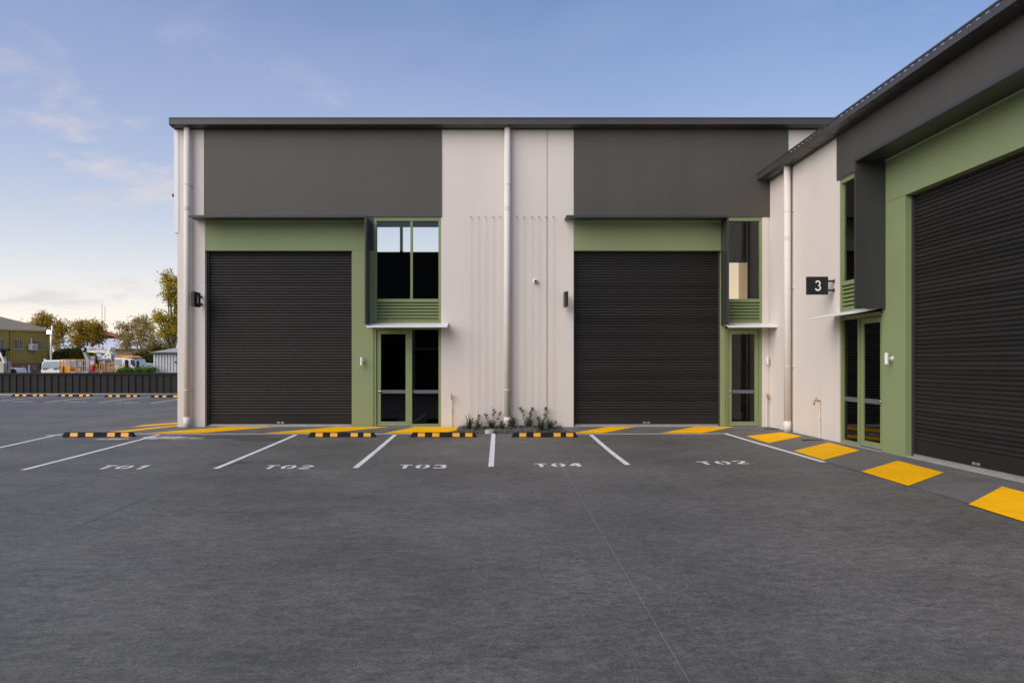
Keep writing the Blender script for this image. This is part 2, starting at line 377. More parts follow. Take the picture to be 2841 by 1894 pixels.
bay_text('T01', 346, 1296); bay_text('T02', 801, 1295.5); bay_text('T03', 1173, 1294); bay_text('T04', 1549, 1290); bay_text('T02', 2005, 1283.5)
for u, v in ((61, 1114.3), (209, 1115.3), (355, 1116.3)): bay_text('T06', u, v, 0.42, 0.24, 0.09, 0.075) if False else bay_text('T0' + {61: '4', 209: '3', 355: '2'}[u], u, v, 0.45, 0.24, 0.09, 0.075)
# saw-cut joint
q0, q1 = onground(1519, 1216), onground(1914, 1893)
JOINT = mat('joint_sealant', (0.26, 0.25, 0.24), 0.7, var=0.2, vscale=12)
sheet([(q0[0] - .0025, q0[1]), (q0[0] + .0025, q0[1]), (q1[0] + .002, q1[1]), (q1[0] - .002, q1[1])], 0.003, 0.3).build('control_joint', JOINT, ground)
CRK = mat('dark_joint', (0.03, 0.03, 0.03), 0.8)
for p, q in (((0, 1387), (190, 1338)), ((210, 1463), (420, 1375)), ((492, 1184), (422, 1204))):
    a_, b_ = onground(*p), onground(*q)
    dv = Vector((b_[0] - a_[0], b_[1] - a_[1])); n = Vector((-dv.y, dv.x)).normalized() * 0.003
    sheet([Vector(a_) - n, Vector(b_) - n, Vector(b_) + n, Vector(a_) + n], 0.0085 if p[0] == 492 else 0.003, 0.3).build('dark_joint', CRK, ground)
# sky reflection of a puddle near the corner, put into a pale colour
PUD = mat('puddle_sky_glint', (0.50, 0.47, 0.44), 0.6, var=0.1, vscale=4)
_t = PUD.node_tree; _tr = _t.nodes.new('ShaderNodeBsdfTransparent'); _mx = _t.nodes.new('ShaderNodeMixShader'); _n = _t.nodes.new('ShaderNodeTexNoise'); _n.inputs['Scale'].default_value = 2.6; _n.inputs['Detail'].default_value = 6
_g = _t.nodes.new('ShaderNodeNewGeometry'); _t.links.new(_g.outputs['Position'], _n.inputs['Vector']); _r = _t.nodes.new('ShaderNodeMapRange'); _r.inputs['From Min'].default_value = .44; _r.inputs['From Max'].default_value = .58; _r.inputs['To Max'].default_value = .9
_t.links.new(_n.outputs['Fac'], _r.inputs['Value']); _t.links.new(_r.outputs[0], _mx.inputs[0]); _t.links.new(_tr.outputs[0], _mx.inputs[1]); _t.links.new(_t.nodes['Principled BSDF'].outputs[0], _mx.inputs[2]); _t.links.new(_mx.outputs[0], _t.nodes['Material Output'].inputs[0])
def blob(cx, cy, rx, ry, seed, lift=0.0035):
    rr = random.Random(seed); ph = [rr.uniform(0, 6.3) for _ in range(4)]; pts = []
    for i in range(40):
        t = 2 * math.pi * i / 40; k = 1 + .22 * math.sin(2 * t + ph[0]) + .15 * math.sin(3 * t + ph[1]) + .09 * math.sin(5 * t + ph[2])
        pts.append((cx + rx * k * math.cos(t), cy + ry * k * math.sin(t)))
    return poly_sheet(pts, lift)
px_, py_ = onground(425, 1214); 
tag(blob(px_, py_ - 0.1, 0.95, 0.42, 3).build('sky_glint_patch', PUD, ground), 'pale painted sky reflection of a puddle on the asphalt near the leftmost wheel stop')
DAMP = mat('damp_asphalt', (0.082, 0.080, 0.080), 0.5, var=0.2, vscale=5, bump=0.3, bscale=100)
for k, (u, v, rx, ry) in enumerate(((600, 1213, 1.1, .16), (735, 1219, .45, .3), (630, 1284, .32, .22), (2060, 1211, .5, .14))):
    bx_, by_ = onground(u, v); blob(bx_, by_, rx, ry, 20 + k, 0.0025 ).build('damp_patch', DAMP, ground)

# ------------------------------------------------------------------ the front and right-hand units
def Mfront(s, d, z): return (s, D - d, z)
def Mright(s, d, z): return (XW - d, s + 17.16, z)
front = thing('warehouse_unit', 'beige and charcoal warehouse with sage green entries facing the camera', 'building', (0, D, 0))
right = thing('warehouse_unit', 'nearest warehouse wing receding along the right side, under the low dark gutter', 'building', (XW, 12, 0))

def B(root, M, name, m, *boxes, bevel=0):
    mb = MB()
    for b in boxes: mb.box(*b, M=M)
    return mb.build(name, m, root, bevel=bevel)

_slats = {}
def roller(root, M, s0, s1, top, key, seed):
    rec = -0.14                       # curtain plane, behind the wall face
    door = B(root, M, 'roller_door', SLAT, (s0 - 0.05, s1 + 0.05, rec - 0.06, rec - 0.03, 0.0, top + 0.1))
    pitch, base_z = 0.0705, 0.30
    n = int((top + 0.05 - base_z) / pitch)
    prof = [(0.0, 0.0), (0.013, 0.006), (0.020, 0.022), (0.020, 0.040), (0.014, 0.056), (0.002, 0.063), (0.0, 0.0705)]
    key_ = key
    if key_ not in _slats:
        mb = MB()
        for s in (s0 - 0.04, s1 + 0.04):
            for d, z in prof: mb.v.append(M(s, rec - 0.03 + d, z))
        k = len(prof); mb.f = [(i, i + 1, k + i + 1, k + i) for i in range(k - 1)]
        off = wloc(door); me = mb.mesh('slat', off); me.materials.append(SLAT); me.polygons.foreach_set('use_smooth', [True] * len(me.polygons)); _slats[key_] = me
        # the sheet must face outward
        nrm = me.polygons[2].normal; out = Vector(M(0, 1, 0)) - Vector(M(0, 0, 0))
        if nrm.dot(out) < 0: me.flip_normals()
    for i in range(n):
        o = bpy.data.objects.new('slat', _slats[key_]); COL.objects.link(o); o.parent = door; o.location = (0, 0, base_z + i * pitch)
    B(door, M, 'bottom_skirt', SLAT, (s0 - 0.04, s1 + 0.04, rec - 0.03, rec - 0.012, 0.06, 0.302))
    B(door, M, 'bottom_rail', GALV, (s0 - 0.03, s1 + 0.03, rec - 0.025, rec + 0.012, 0.02, 0.062))
    c = (s0 + s1) / 2
    B(door, M, 'lock_plate', GALV, (c - 0.09, c - 0.015, rec - 0.012, rec - 0.004, 0.085, 0.125), (c + 0.015, c + 0.09, rec - 0.012, rec - 0.004, 0.085, 0.125))
    for s in (s0, s1):
        sg = 1 if s == s0 else -1
        B(door, M, 'guide_rail', DMETAL, (min(s, s + sg * 0.035), max(s, s + sg * 0.035), rec - 0.028, rec + 0.03, 0.0, top))
    return door

def leaf_door(root, M, s0, s1, hand, band=True):
    """door leaf between s0 and s1; hand = side of the handle (-1 at s0)"""
    st, z0, z1 = 0.105, 0.035, 2.48; d0, d1 = -0.10, -0.055
    lf = B(root, M, 'door', GFRAME, (s0, s0 + st, d0, d1, z0, z1), (s1 - st, s1, d0, d1, z0, z1), (s0 + st, s1 - st, d0, d1, z0, 0.135), (s0 + st, s1 - st, d0, d1, 2.375, z1), bevel=0.003)
    B(lf, M, 'pane', DGLASS, (s0 + st, s1 - st, -0.082, -0.076, 0.135, 2.375))
    if band: B(lf, M, 'safety_strip', FILM, (s0 + st + 0.004, s1 - st - 0.004, -0.0755, -0.074, 0.855, 0.945))
    B(lf, M, 'weather_bar', GALV, (s0 + 0.005, s1 - 0.005, -0.055, -0.03, 0.03, 0.055))
    hs_ = s0 + 0.055 if hand < 0 else s1 - 0.055; sg = 1 if hand < 0 else -1
    mb = MB(); p = lambda s, d, z: Vector(M(s, d, z))
    mb.tube([p(hs_, -0.055, 0.915), p(hs_, -0.03, 0.915)], 0.036, 16); mb.tube([p(hs_, -0.03, 0.915), p(hs_, 0.012, 0.915)], 0.013, 10)
    mb.tube([p(hs_, 0.006, 0.915), p(hs_ + sg * 0.06, 0.012, 0.915), p(hs_ + sg * 0.125, 0.006, 0.915)], [0.012, 0.011, 0.009], 10)
    mb.build('handle', CHROME, lf, smooth=False)
    hx = s1 + 0.004 if hand < 0 else s0 - 0.004
    for z in (0.22, 1.20, 2.20):
        h = MB().tube([p(hx, -0.048, z - 0.06), p(hx, -0.048, z + 0.06)], 0.011, 8); h.build('hinge', GFRAME, lf)

def louvre(root, M, s0, s1, z0, z1, n):
    lv = B(root, M, 'louvre', BLACKP, (s0, s1, -0.14, -0.13, z0, z1))
    h = (z1 - z0) / n
    for i in range(n):
        z = z0 + i * h; mb = MB()
        poly = [M(s0, -0.030, z + 0.004), M(s0, -0.024, z + 0.020), M(s0, -0.088, z + h * 1.02), M(s0, -0.096, z + h * 0.96)]
        mb.prism(poly, Vector(M(s1, 0, 0)) - Vector(M(s0, 0, 0))); mb.build('blade', GFRAME, lv)

def unit(root, M, key, dark0, dark1, head0, jambL, jambR, blade, g0, g1, dark_top, hood0, two_leaf=True, beige_left=True):
    """one bay, s running door -> window. dark0..dark1: dark panel; jambL..jambR: roller door; blade: fin position; g0..g1: glazing"""
    T = -0.22
    B(root, M, 'dark_panel', CHAR, (dark0, dark1, T, 0.022, 5.36, dark_top), bevel=0.006)
    hz = 4.50
    B(root, M, 'green_header', GREEN, (head0, blade, T, 0.0, hz, 5.357), bevel=0.006)
    B(root, M, 'green_pier', GREEN, (jambR, g0, T, -0.001, 0.0, hz - 0.001), bevel=0.006)
    B(root, M, 'green_infill', DMETAL, (blade + 0.002, g0, T, -0.002, hz, 5.357))
    B(root, M, 'door_sill', SILL, (jambL, jambR, -0.30, -0.02, -0.15, 0.022))
    roller(root, M, jambL, jambR, hz, key, 1)
    # hood plate, fin and their rolled edge
    B(root, M, 'hood', DMETAL, (hood0, blade + 0.02, 0.023, 0.55, 5.262, 5.30), (hood0, blade + 0.02, 0.535, 0.553, 5.245, 5.303), bevel=0.003)
    B(root, M, 'fin', DMETAL, (blade - 0.02, blade + 0.02, 0.0, 0.55, 2.60, 5.262), bevel=0.003)
    # awning sloping to the front
    mb = MB(); e1 = g1 + 0.19
    mb.prism([M(blade + 0.021, 0.0, 2.655), M(blade + 0.021, 0.56, 2.545), M(blade + 0.021, 0.56, 2.515), M(blade + 0.021, 0.53, 2.515), M(blade + 0.021, 0.0, 2.62)], Vector(M(e1, 0, 0)) - Vector(M(blade + 0.021, 0, 0)))
    mb.build('awning', WHITE, root, bevel=0.003)
    # window: frame, mullion, panes, louvre
    fw = 0.065
    boxes = [(g0, g0 + fw + 0.015, -0.12, -0.012, 2.64, 5.33), (g1 - fw, g1, -0.12, -0.012, 2.64, 5.33), (g0 + fw, g1 - fw, -0.12, -0.012, 5.265, 5.33), (g0 + fw, g1 - fw, -0.12, -0.012, 3.19, 3.272), (g0 + fw, g1 - fw, -0.12, -0.012, 2.64, 2.70)]
    B(root, M, 'window_head', GFRAME, (g0 - 0.004, g1 + 0.004, -0.03, -0.004, 5.332, 5.357))
    wf = B(root, M, 'window', GFRAME, *boxes, bevel=0.004)
    mid = g0 + (g1 - g0) * 0.562
    if two_leaf:
        B(wf, M, 'mullion', GFRAME, (mid - 0.03, mid + 0.03, -0.115, -0.02, 3.272, 5.265), bevel=0.003)
        B(wf, M, 'pane', GLASS, (g0 + fw, mid - 0.03, -0.075, -0.069, 3.272, 5.265)); B(wf, M, 'pane', GLASS, (mid + 0.03, g1 - fw, -0.075, -0.069, 3.272, 5.265))
    else:
        B(wf, M, 'pane', GLASS, (g0 + fw, g1 - fw, -0.075, -0.069, 3.272, 5.265))
    louvre(root, M, g0 + fw + 0.01, g1 - fw, 2.70, 3.19, 6)
    # entry: frame, leaf, sidelight
    ef = [(g0, g0 + 0.065, -0.12, -0.02, 0, 2.515), (g1 - 0.065, g1, -0.12, -0.02, 0, 2.515), (g0 + 0.065, g1 - 0.065, -0.12, -0.02, 2.49, 2.57)]
    if two_leaf:
        dp = g0 + 0.065 + 0.86
        ef += [(dp, dp + 0.055, -0.12, -0.02, 0, 2.49), (dp + 0.055, g1 - 0.065, -0.12, -0.02, 0.0, 0.075)]
        en = B(root, M, 'entry_frame', GFRAME, *ef, bevel=0.003)
        B(en, M, 'pane', DGLASS, (dp + 0.055, g1 - 0.065, -0.082, -0.076, 0.075, 2.49))
        B(en, M, 'safety_strip', FILM, (dp + 0.058, g1 - 0.068, -0.0755, -0.074, 0.855, 0.945))
        leaf_door(root, M, g0 + 0.070, dp - 0.006, -1)
    else:
        en = B(root, M, 'entry_frame', GFRAME, *ef, bevel=0.003)
        leaf_door(root, M, g0 + 0.070, g1 - 0.071, -1)
    B(root, M, 'door_sill', SILL, (g0, g1, -0.2, 0.03, -0.15, 0.012))

TOPF, TOPR = 7.62, 6.29
unit(front, Mfront, 'slatA', -7.31, -1.24, -7.288, -7.262, -3.536, -3.10, -2.98, -1.257, TOPF, -7.50)
unit(front, Mfront, 'slatB', 2.132, 7.61, 2.134, 2.14, 5.90, 5.915, 6.01, 6.95, TOPF, 1.89, two_leaf=False)
unit(right, Mright, 'slatC', -7.31, -1.24, -7.288, -7.262, -3.83, -3.16, -3.05, -1.33, TOPR, -8.1)
# beige walls
T = -0.22
B(front, Mfront, 'wall_panel', BEIGE, (XL, -7.289, T, 0, -0.25, 5.3), (XL, -7.311, T, 0, 5.3, TOPF))
B(front, Mfront, 'wall_panel', BEIGE, (-1.256, 1.448, T, 0, -0.25, TOPF))
B(front, Mfront, 'wall_panel', BEIGE, (1.463, 2.131, T, 0, -0.25, TOPF))
B(front, Mfront, 'wall_panel', BEIGE, (6.951, XW + 0.1, T, 0.0, -0.25, 5.357))
B(front, Mfront, 'wall_panel', BEIGE, (7.612, 16, T, 0.0, 5.36, TOPF))
B(front, Mfront, 'wall_joint', mat('joint_grey', (0.20, 0.18, 0.16), 0.8), (1.448, 1.463, T, -0.02, -0.25, TOPF))  # darker grey-brown strip filling the recessed joint
B(front, Mfront, 'side_wall', BEIGE, (XL, XL + 0.2, -11, T, -0.25, TOPF)); B(front, Mfront, 'side_wall', BEIGE, (15.8, 16, -11, T, -0.25, TOPF))
B(front, Mfront, 'corner_flashing', WHITE, (XL - 0.085, XL + 0.032, -0.25, 0.012, 4.95, TOPF + 0.02), bevel=0.005)
# inside: floors, ceiling, dividing wall, rear wall with two openings added to show bright sky
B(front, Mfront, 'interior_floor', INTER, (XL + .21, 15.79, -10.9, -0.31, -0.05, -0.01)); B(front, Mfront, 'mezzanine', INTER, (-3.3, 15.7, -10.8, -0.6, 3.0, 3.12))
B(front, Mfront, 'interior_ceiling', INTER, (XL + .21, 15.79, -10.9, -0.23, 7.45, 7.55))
RW = 10.2   # rear wall depth
def rear(u0, u1, v0, v1): 
    Yr = D + RW; return ((u0 - VU) * Yr / F, (u1 - VU) * Yr / F, ZC + (VV - v1) * Yr / F, ZC + (VV - v0) * Yr / F)
a0, a1, az0, az1 = rear(1044, 1219, 628, 699); b0, b1, bz0, bz1 = rear(2010, 2078, 727, 832)  # openings added to put bright sky patches in the front windows
bars = [(XL + .2, a0, 0, 7.5), (a1, b0, 0, 7.5), (b1, 15.8, 0, 7.5), (a0, a1, 0, az0), (a0, a1, az1, 7.5), (b0, b1, 0, bz0), (b0, b1, bz1, 7.5)]
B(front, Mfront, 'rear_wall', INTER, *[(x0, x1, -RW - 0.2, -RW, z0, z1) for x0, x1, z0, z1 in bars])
c0, c1, _, _ = rear(1109, 1117, 0, 0); B(front, Mfront, 'rear_opening_bar', DMETAL, (c0, c1, -RW - 0.15, -RW - 0.05, az0, az1))  # bar added to split the left bright patch
c0, c1, _, _ = rear(2052, 2080, 0, 0); B(front, Mfront, 'sky_tint_pane', glass('peach_sky_tint', (0.98, 0.86, 0.72), 1.02), (b0, c0, -RW - 0.12, -RW - 0.10, bz0, bz1)); B(front, Mfront, 'sky_tint_pane', glass('tan_sky_tint', (0.62, 0.52, 0.38), 1.02), (c0, b1, -RW - 0.12, -RW - 0.10, bz0, bz1))  # tinted panes added to colour the sky in the right opening
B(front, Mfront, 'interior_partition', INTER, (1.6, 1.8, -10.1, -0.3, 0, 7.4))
# right wing walls
B(right, Mright, 'wall_panel', BEIGE, (-1.239, 2.60, T, 0, -0.3, TOPR), (-1.329, -1.239, T, 0, -0.3, 5.358))
B(right, Mright, 'wall_panel', BEIGE, (-15.0, -7.311, T, 0, -0.3, TOPR))
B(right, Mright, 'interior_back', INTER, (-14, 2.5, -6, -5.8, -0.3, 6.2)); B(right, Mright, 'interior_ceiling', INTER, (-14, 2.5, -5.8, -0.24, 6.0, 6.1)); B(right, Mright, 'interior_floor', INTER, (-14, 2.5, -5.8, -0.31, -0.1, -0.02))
B(right, Mright, 'end_wall', BEIGE, (-15.0, -14.8, -8, T, -0.3, TOPR))

# roofs and gutters with overflow slots
def gutter(root, M, s0, s1, zb, zt, dep, slots, seg):
    d0 = 0.055; g = MB(); th = 0.004
    zs0, zs1 = zt - 0.062, zt - 0.045
    g.box(s0, s1, d0 + dep, d0 + dep + th, zb + 0.03, zs0, M=M)            # face below the slots
    g.box(s0, s1, d0 + dep, d0 + dep + th, zs1, zt - 0.03, M=M)            # face above
    sl = slots; s = s0
    while s < s1:
        g.box(s, min(s + sl * 0.58, s1), d0 + dep, d0 + dep + th, zs0, zs1, M=M); s += sl
    g.box(s0, s1, d0 + dep - 0.012, d0 + dep + 0.014, zt - 0.03, zt, M=M)  # rolled lip
    g.prism([M(s0, d0 + dep + th, zb + 0.03), M(s0, d0 + dep * 0.6, zb), M(s0, d0, zb), M(s0, d0, zb + 0.004), M(s0, d0 + dep * 0.6 - 0.002, zb + 0.004), M(s0, d0 + dep, zb + 0.034)], Vector(M(s1, 0, 0)) - Vector(M(s0, 0, 0)))
    g.box(s0, s1, d0 - 0.004, d0, zb, zt + 0.075, M=M)                     # back
    gt = g.build('gutter', GUTTER, root)
    B(gt, M, 'stop_end', GUTTER, (s0 - 0.004, s0, d0 - 0.004, d0 + dep + 0.01, zb + 0.012, zt)); B(gt, M, 'stop_end', GUTTER, (s1, s1 + 0.004, d0 - 0.004, d0 + dep + 0.01, zb + 0.012, zt))
    s = s0 + seg * 0.45
    while s < s1:
        B(gt, M, 'bracket', GUTTER, (s, s + 0.012, d0 + dep + 0.003, d0 + dep + 0.008, zb + 0.03, zt - 0.03), (s, s + 0.02, 0.0, d0 + dep, zb - 0.006, zb - 0.001)); s += seg
    return gt
gutter(front, Mfront, XL - 0.08, 16.1, 7.60, 7.80, 0.26, 0.21, 0.95)
gutter(right, Mright, -15.1, 2.61, 6.27, 6.47, 0.26, 0.21, 0.95)
ROOF = mat('roof_sheet', (0.10, 0.10, 0.10), 0.45, 0.3)
B(front, Mfront, 'fascia', GUTTER, (XL - 0.07, 16.05, -0.1, 0.05, 7.585, 7.66)); B(right, Mright, 'fascia', GUTTER, (-15.05, 2.60, -0.1, 0.05, 6.255, 6.33))
mb = MB(); mb.prism([Mfront(XL - 0.07, 0.10, 7.67), Mfront(XL - 0.07, 0.10, 7.70), Mfront(XL - 0.07, -11.2, 7.98), Mfront(XL - 0.07, -11.2, 7.95)], (24.2, 0, 0)); mb.build('roof', ROOF, front)
mb = MB(); mb.prism([Mright(-15, 0.10, 6.34), Mright(-15, 0.10, 6.37), Mright(-15, -8.2, 6.6), Mright(-15, -8.2, 6.57)], (0, 17.55, 0)); mb.build('roof', ROOF, right)

# downpipes
def downpipe(root, M, s, top, d=0.12, r=0.078, bands=()):
    mb = MB(); p = lambda dd, z: Vector(M(s, dd, z))
    zg = gh(*M(s, d, 0)[:2])
    mb.tube([p(d, zg + 0.02), p(d, top)], r, 24); mb.tube([p(d, zg + 0.004), p(d, 0.26)], r + 0.009, 24)
    dp = mb.build('downpipe', PIPE, root)
    for q in dp.data.polygons: q.use_smooth = len(q.vertices) == 4
    for z in bands:
        c = MB().tube([p(d, z - 0.009), p(d, z + 0.009)], r + 0.005, 24)
        c.box(s - r - 0.03, s + r + 0.03, 0.0, 0.018, z - 0.012, z + 0.012, M=M)
        c.build('pipe_clip', PIPE, dp)
    for z in (top * 0.52, top * 0.73):
        MB().tube([p(d, z - 0.05), p(d, z + 0.05)], r + 0.004, 24).build('pipe_socket', PIPE, dp)
downpipe(front, Mfront, -7.70, 7.60, bands=(6.16, 3.35, 0.95))
downpipe(front, Mfront, 0.435, 7.60, bands=(6.16, 3.45, 0.95))
downpipe(right, Mright, 1.13, 6.26, bands=(5.2, 3.4, 1.55))

# ------------------------------------------------------------------ fittings on the walls
def wall_light(M, s, z, side, label):
    c = M(s, 0, z); t = thing('wall_light', label, 'light', c, 'cylinder lights beside the entries'); p = lambda a_, d, zz: Vector(M(a_, d, zz))
    b = MB().tube([p(s, 0.105, z - 0.1), p(s, 0.105, z + 0.1)], 0.032, 20).build('lamp_body', WHITE, t)
    MB().tube([p(s, 0.105, z - 0.1015), p(s, 0.105, z - 0.0995)], 0.027, 20).build('lens', mat('lamp_lens', (0.3, 0.3, 0.3), 0.2), b)
    MB().tube([p(s, 0.0, z), p(s, 0.022, z)], 0.042, 20).build('back_plate', WHITE, t); MB().tube([p(s, 0.018, z), p(s, 0.085, z)], 0.014, 12).build('arm', WHITE, t)
wall_light(Mfront, -3.27, 1.68, 1, 'small white cylinder light on green pier left of the two-pane door')
wall_light(Mfront, 7.05, 1.70, 1, 'small white cylinder light on beige corner strip beside the single green door')
wall_light(Mright, -3.42, 1.70, 1, 'white cylinder light on green pier next to the nearest roller door')

def tap(M, s, h, side, label):
    zg = gh(*M(s, 0.05, 0)[:2]); t = thing('garden_tap', label, 'tap', M(s, 0, zg), 'brass taps on standpipes'); p = lambda a_, d, z: Vector(M(a_, d, z))
    MB().tube([p(s, 0.035, zg + 0.003), p(s, 0.035, h)], 0.0105, 10).build('standpipe', PIPE, t)
    MB().box(s - 0.022, s + 0.022, 0.0, 0.05, h * 0.53, h * 0.53 + 0.018, M=M).build('saddle', PIPE, t)
    b = MB(); b.tube([p(s, 0.035, h - 0.005), p(s, 0.05, h + 0.015), p(s, 0.12, h + 0.015), p(s, 0.15, h - 0.005), p(s, 0.152, h - 0.045)], [0.017, 0.02, 0.021, 0.018, 0.02], 10)
    b.tube([p(s, 0.10, h + 0.015), p(s, 0.10, h + 0.065)], [0.02, 0.012], 10); b.build('tap_body', BRASS, t)
    MB().tube([p(s - 0.035, 0.10, h + 0.072), p(s + 0.035, 0.10, h + 0.072)], 0.008, 8).build('tap_handle', BRASS, t)
    MB().tube([p(s, 0.152, h - 0.045), p(s, 0.152, h - 0.075)], 0.023, 10).build('nozzle', BRASS, t)
tap(Mfront, -0.985, 0.78, 1, 'brass tap on white standpipe between the two-pane door and the plants')
tap(Mfront, 7.055, 0.78, 1, 'brass tap on white standpipe in the corner under the cylinder light')
tap(Mright, -0.46, 0.80, 1, 'brass tap on the right wing wall below the number three sign')

def numeral(ch, w=0.115, h=0.20, sw=0.028):
    if ch == '1': sw = 0.068
    def arc(cx, cy, rx, ry, a0, a1, n=16): return [(cx + rx * math.cos(R(a0 + (a1 - a0) * i / n)), cy + ry * math.sin(R(a0 + (a1 - a0) * i / n))) for i in range(n + 1)]
    st = {'1': [[(.12, .74), (.42, .80), (.60, 1.0)], [(.60, 1.0), (.60, 0)]],
          '2': [arc(.5, .72, .42, .24, 170, -30) + [(.08, .06)], [(.04, .06), (.95, .06)]],
          '3': [arc(.48, .74, .38, .22, 165, -80), arc(.48, .27, .44, .255, 85, -165)]}[ch]
    mb = MB()
    for p_ in st:
        pts = [Vector(((x - .5) * w, (y - .5) * h)) for x, y in p_]; b0 = len(mb.v)
        for i, p in enumerate(pts):
            d = (pts[min(i + 1, len(pts) - 1)] - pts[max(i - 1, 0)]).normalized(); n = Vector((-d.y, d.x)) * sw / 2
            for q in (p - n, p + n): mb.v.append((q.x, q.y, 0)); 
        mb.f += [(b0 + 2 * i, b0 + 2 * i + 1, b0 + 2 * i + 3, b0 + 2 * i + 2) for i in range(len(pts) - 1)]
    me = bpy.data.meshes.new('numeral'); me.from_pydata(mb.v, [], mb.f); me.materials.append(LETTER); return me
def sign(M, s, num, label, face):
    t = thing('number_sign', label, 'sign', M(s, 0, 3.03), 'unit number signs')
    B(t, M, 'sign_box', SIGNB, (s - 0.042, s + 0.042, 0.14, 0.57, 3.04, 3.41), bevel=0.004)
    for z in (3.13, 3.32):
        a_ = B(t, M, 'bracket', SIGNB, (s - 0.018, s + 0.018, 0.008, 0.14, z - 0.018, z + 0.018)); B(a_, M, 'bracket_foot', SIGNB, (s - 0.028, s + 0.028, 0.0, 0.012, z - 0.036, z + 0.036))
    for fc in ((face,) if face else ()):
        me = numeral(num)
        o = bpy.data.objects.new('numeral', me); COL.objects.link(o); o.parent = t
        ctr = Vector(M(s + fc * 0.0438, 0.355, 3.225)) - wloc(t); o.location = ctr
        n = (Vector(M(s + fc, 0, 0)) - Vector(M(s, 0, 0))).normalized()
        xr = Vector((0, 0, 1)).cross(n).normalized()
        o.rotation_euler = Matrix((xr, Vector((0, 0, 1)), n)).transposed().to_euler()
sign(Mfront, -7.385, '1', 'black projecting sign with white number 1 in front of the left downpipe', 1)
sign(Mfront, 1.897, '2', 'thin black projecting sign seen edge-on beside the middle roller door', 0)
sign(Mright, -1.09, '3', 'square black projecting sign with white number 3 on the right wing', -1)

cc = Mfront(1.15, 0.0, ZC + (VV - 781) / 108.6)
t = thing('security_camera', 'white round dome camera on the beige wall right of the central downpipe', 'camera', cc)
MB().tube([(cc[0], cc[1], cc[2]), (cc[0], cc[1] - 0.04, cc[2])], [0.068, 0.062], 24).build('base_ring', WHITE, t)
MB().sphere((cc[0], cc[1] - 0.045, cc[2]), 0.058, 20, 12).build('ball', WHITE, t, smooth=True)
MB().tube([(cc[0] + 0.004, cc[1] - 0.085, cc[2] + 0.002), (cc[0] + 0.005, cc[1] - 0.106, cc[2] + 0.002)], [0.036, 0.033], 20).build('lens', BLACKP, t)
t = thing('side_floodlight', 'tiny black floodlight on the left end of the front building', 'light', (XL - 0.085, D + 0.3, 5.95))
MB().box(XL - 0.23, XL - 0.12, D + 0.22, D + 0.36, 5.93, 6.0).build('lamp_head', BLACKP, t); MB().tube([(XL - 0.08, D + 0.29, 5.92), (XL - 0.15, D + 0.29, 5.95)], 0.015, 8).build('arm', BLACKP, t)

# climbing wires
ws = [353, 447, 540, 638, 727, 938, 1033, 1131, 1221, 1313, 1409]
ords = ['first', 'second', 'third', 'fourth', 'fifth', 'sixth']
for i, x in enumerate(ws):
    s = (1230 + x / 4.611 - VU) * (D - 0.05) / F
    lab = f'{ords[4 - i]} thin vertical plant wire counting left from the central downpipe' if i < 5 else f'{ords[i - 5]} thin vertical plant wire counting right from the central downpipe'
    t = thing('climbing_wire', lab, 'wire', (s, D, 0.02), 'plant wires on the beige wall')
    MB().tube([(s, D - 0.05, 0.02), (s, D - 0.05, 5.32)], 0.0028, 6).build('wire', WIRE, t)
    e_ = MB(); e_.tube([(s, D, 5.36), (s, D - 0.06, 5.36)], 0.006, 8); e_.tube([(s + 0.018 * math.cos(k * .785), D - 0.06, 5.345 + 0.022 * math.sin(k * .785)) for k in range(9)], 0.005, 6); e_.build('eye_bolt', WIRE, t)
    MB().tube([(s, D, 0.10), (s, D - 0.055, 0.10)], 0.007, 8).build('anchor', DMETAL, t)

# ------------------------------------------------------------------ planting bed
LEAFD = mat('leaf_dark', (0.030, 0.048, 0.018), 0.45, var=0.4, vscale=30); GRASSM = mat('strappy_leaf', (0.060, 0.085, 0.030), 0.45, var=0.35, vscale=20); STEM = mat('stem', (0.06, 0.045, 0.03), 0.8)
MULCH = mat('mulch', (0.060, 0.053, 0.047), 0.9, var=0.4, vscale=30, bump=0.8, bscale=60)
STONE = mat('bed_stone', (0.10, 0.095, 0.09), 0.7, var=0.6, vscale=14)
mb = MB()
nxb, nyb = 40, 20
for j in range(nyb + 1):
    for i in range(nxb + 1):
        x = gl + (gr_ - gl) * i / nxb; y = D - 1.42 + 1.42 * j / nyb; edge = min(i, nxb - i, j + 1, 6) / 6
        mb.v.append((x, y, gh(x, y) + 0.010 + 0.02 * min(edge, 1) + rng.normal(0, 0.006)))
mb.f = [(j * (nxb + 1) + i, j * (nxb + 1) + i + 1, (j + 1) * (nxb + 1) + i + 1, (j + 1) * (nxb + 1) + i) for j in range(nyb) for i in range(nxb)]
tag(mb.build('planting_bed', MULCH), 'dark mulch bed at the foot of the beige wall', kind='structure')
mb = MB()
for k in range(1300):
    x, y = random.uniform(gl - .02, gr_ + .02), D - .03 - 1.44 * random.random() ** .9; r = random.uniform(.012, .035)
    rot = Matrix.Rotation(random.uniform(0, 6), 3, 'Z') @ Matrix.Rotation(random.uniform(0, 6), 3, 'X')
    o = Vector((x, y, gh(x, y) + 0.025 * min(1, (y - D + 1.5) / .3) + 0.012))
    pts = [o + rot @ Vector((r * a_ * random.uniform(.7, 1.3), r * b_ * random.uniform(.7, 1.2), r * c_ * .7)) for a_, b_, c_ in ((1, 0, 0), (-1, 0, 0), (0, 1, 0), (0, -1, 0), (0, 0, 1), (0, 0, -1))]
    mb.add(pts, [(0, 2, 4), (2, 1, 4), (1, 3, 4), (3, 0, 4), (2, 0, 5), (1, 2, 5), (3, 1, 5), (0, 3, 5)])
tag(mb.build('bed_stones', STONE), 'loose dark stones covering the planting bed', 'stones', kind='stuff')
cx_, cy_ = onground(1358.5, 1203)
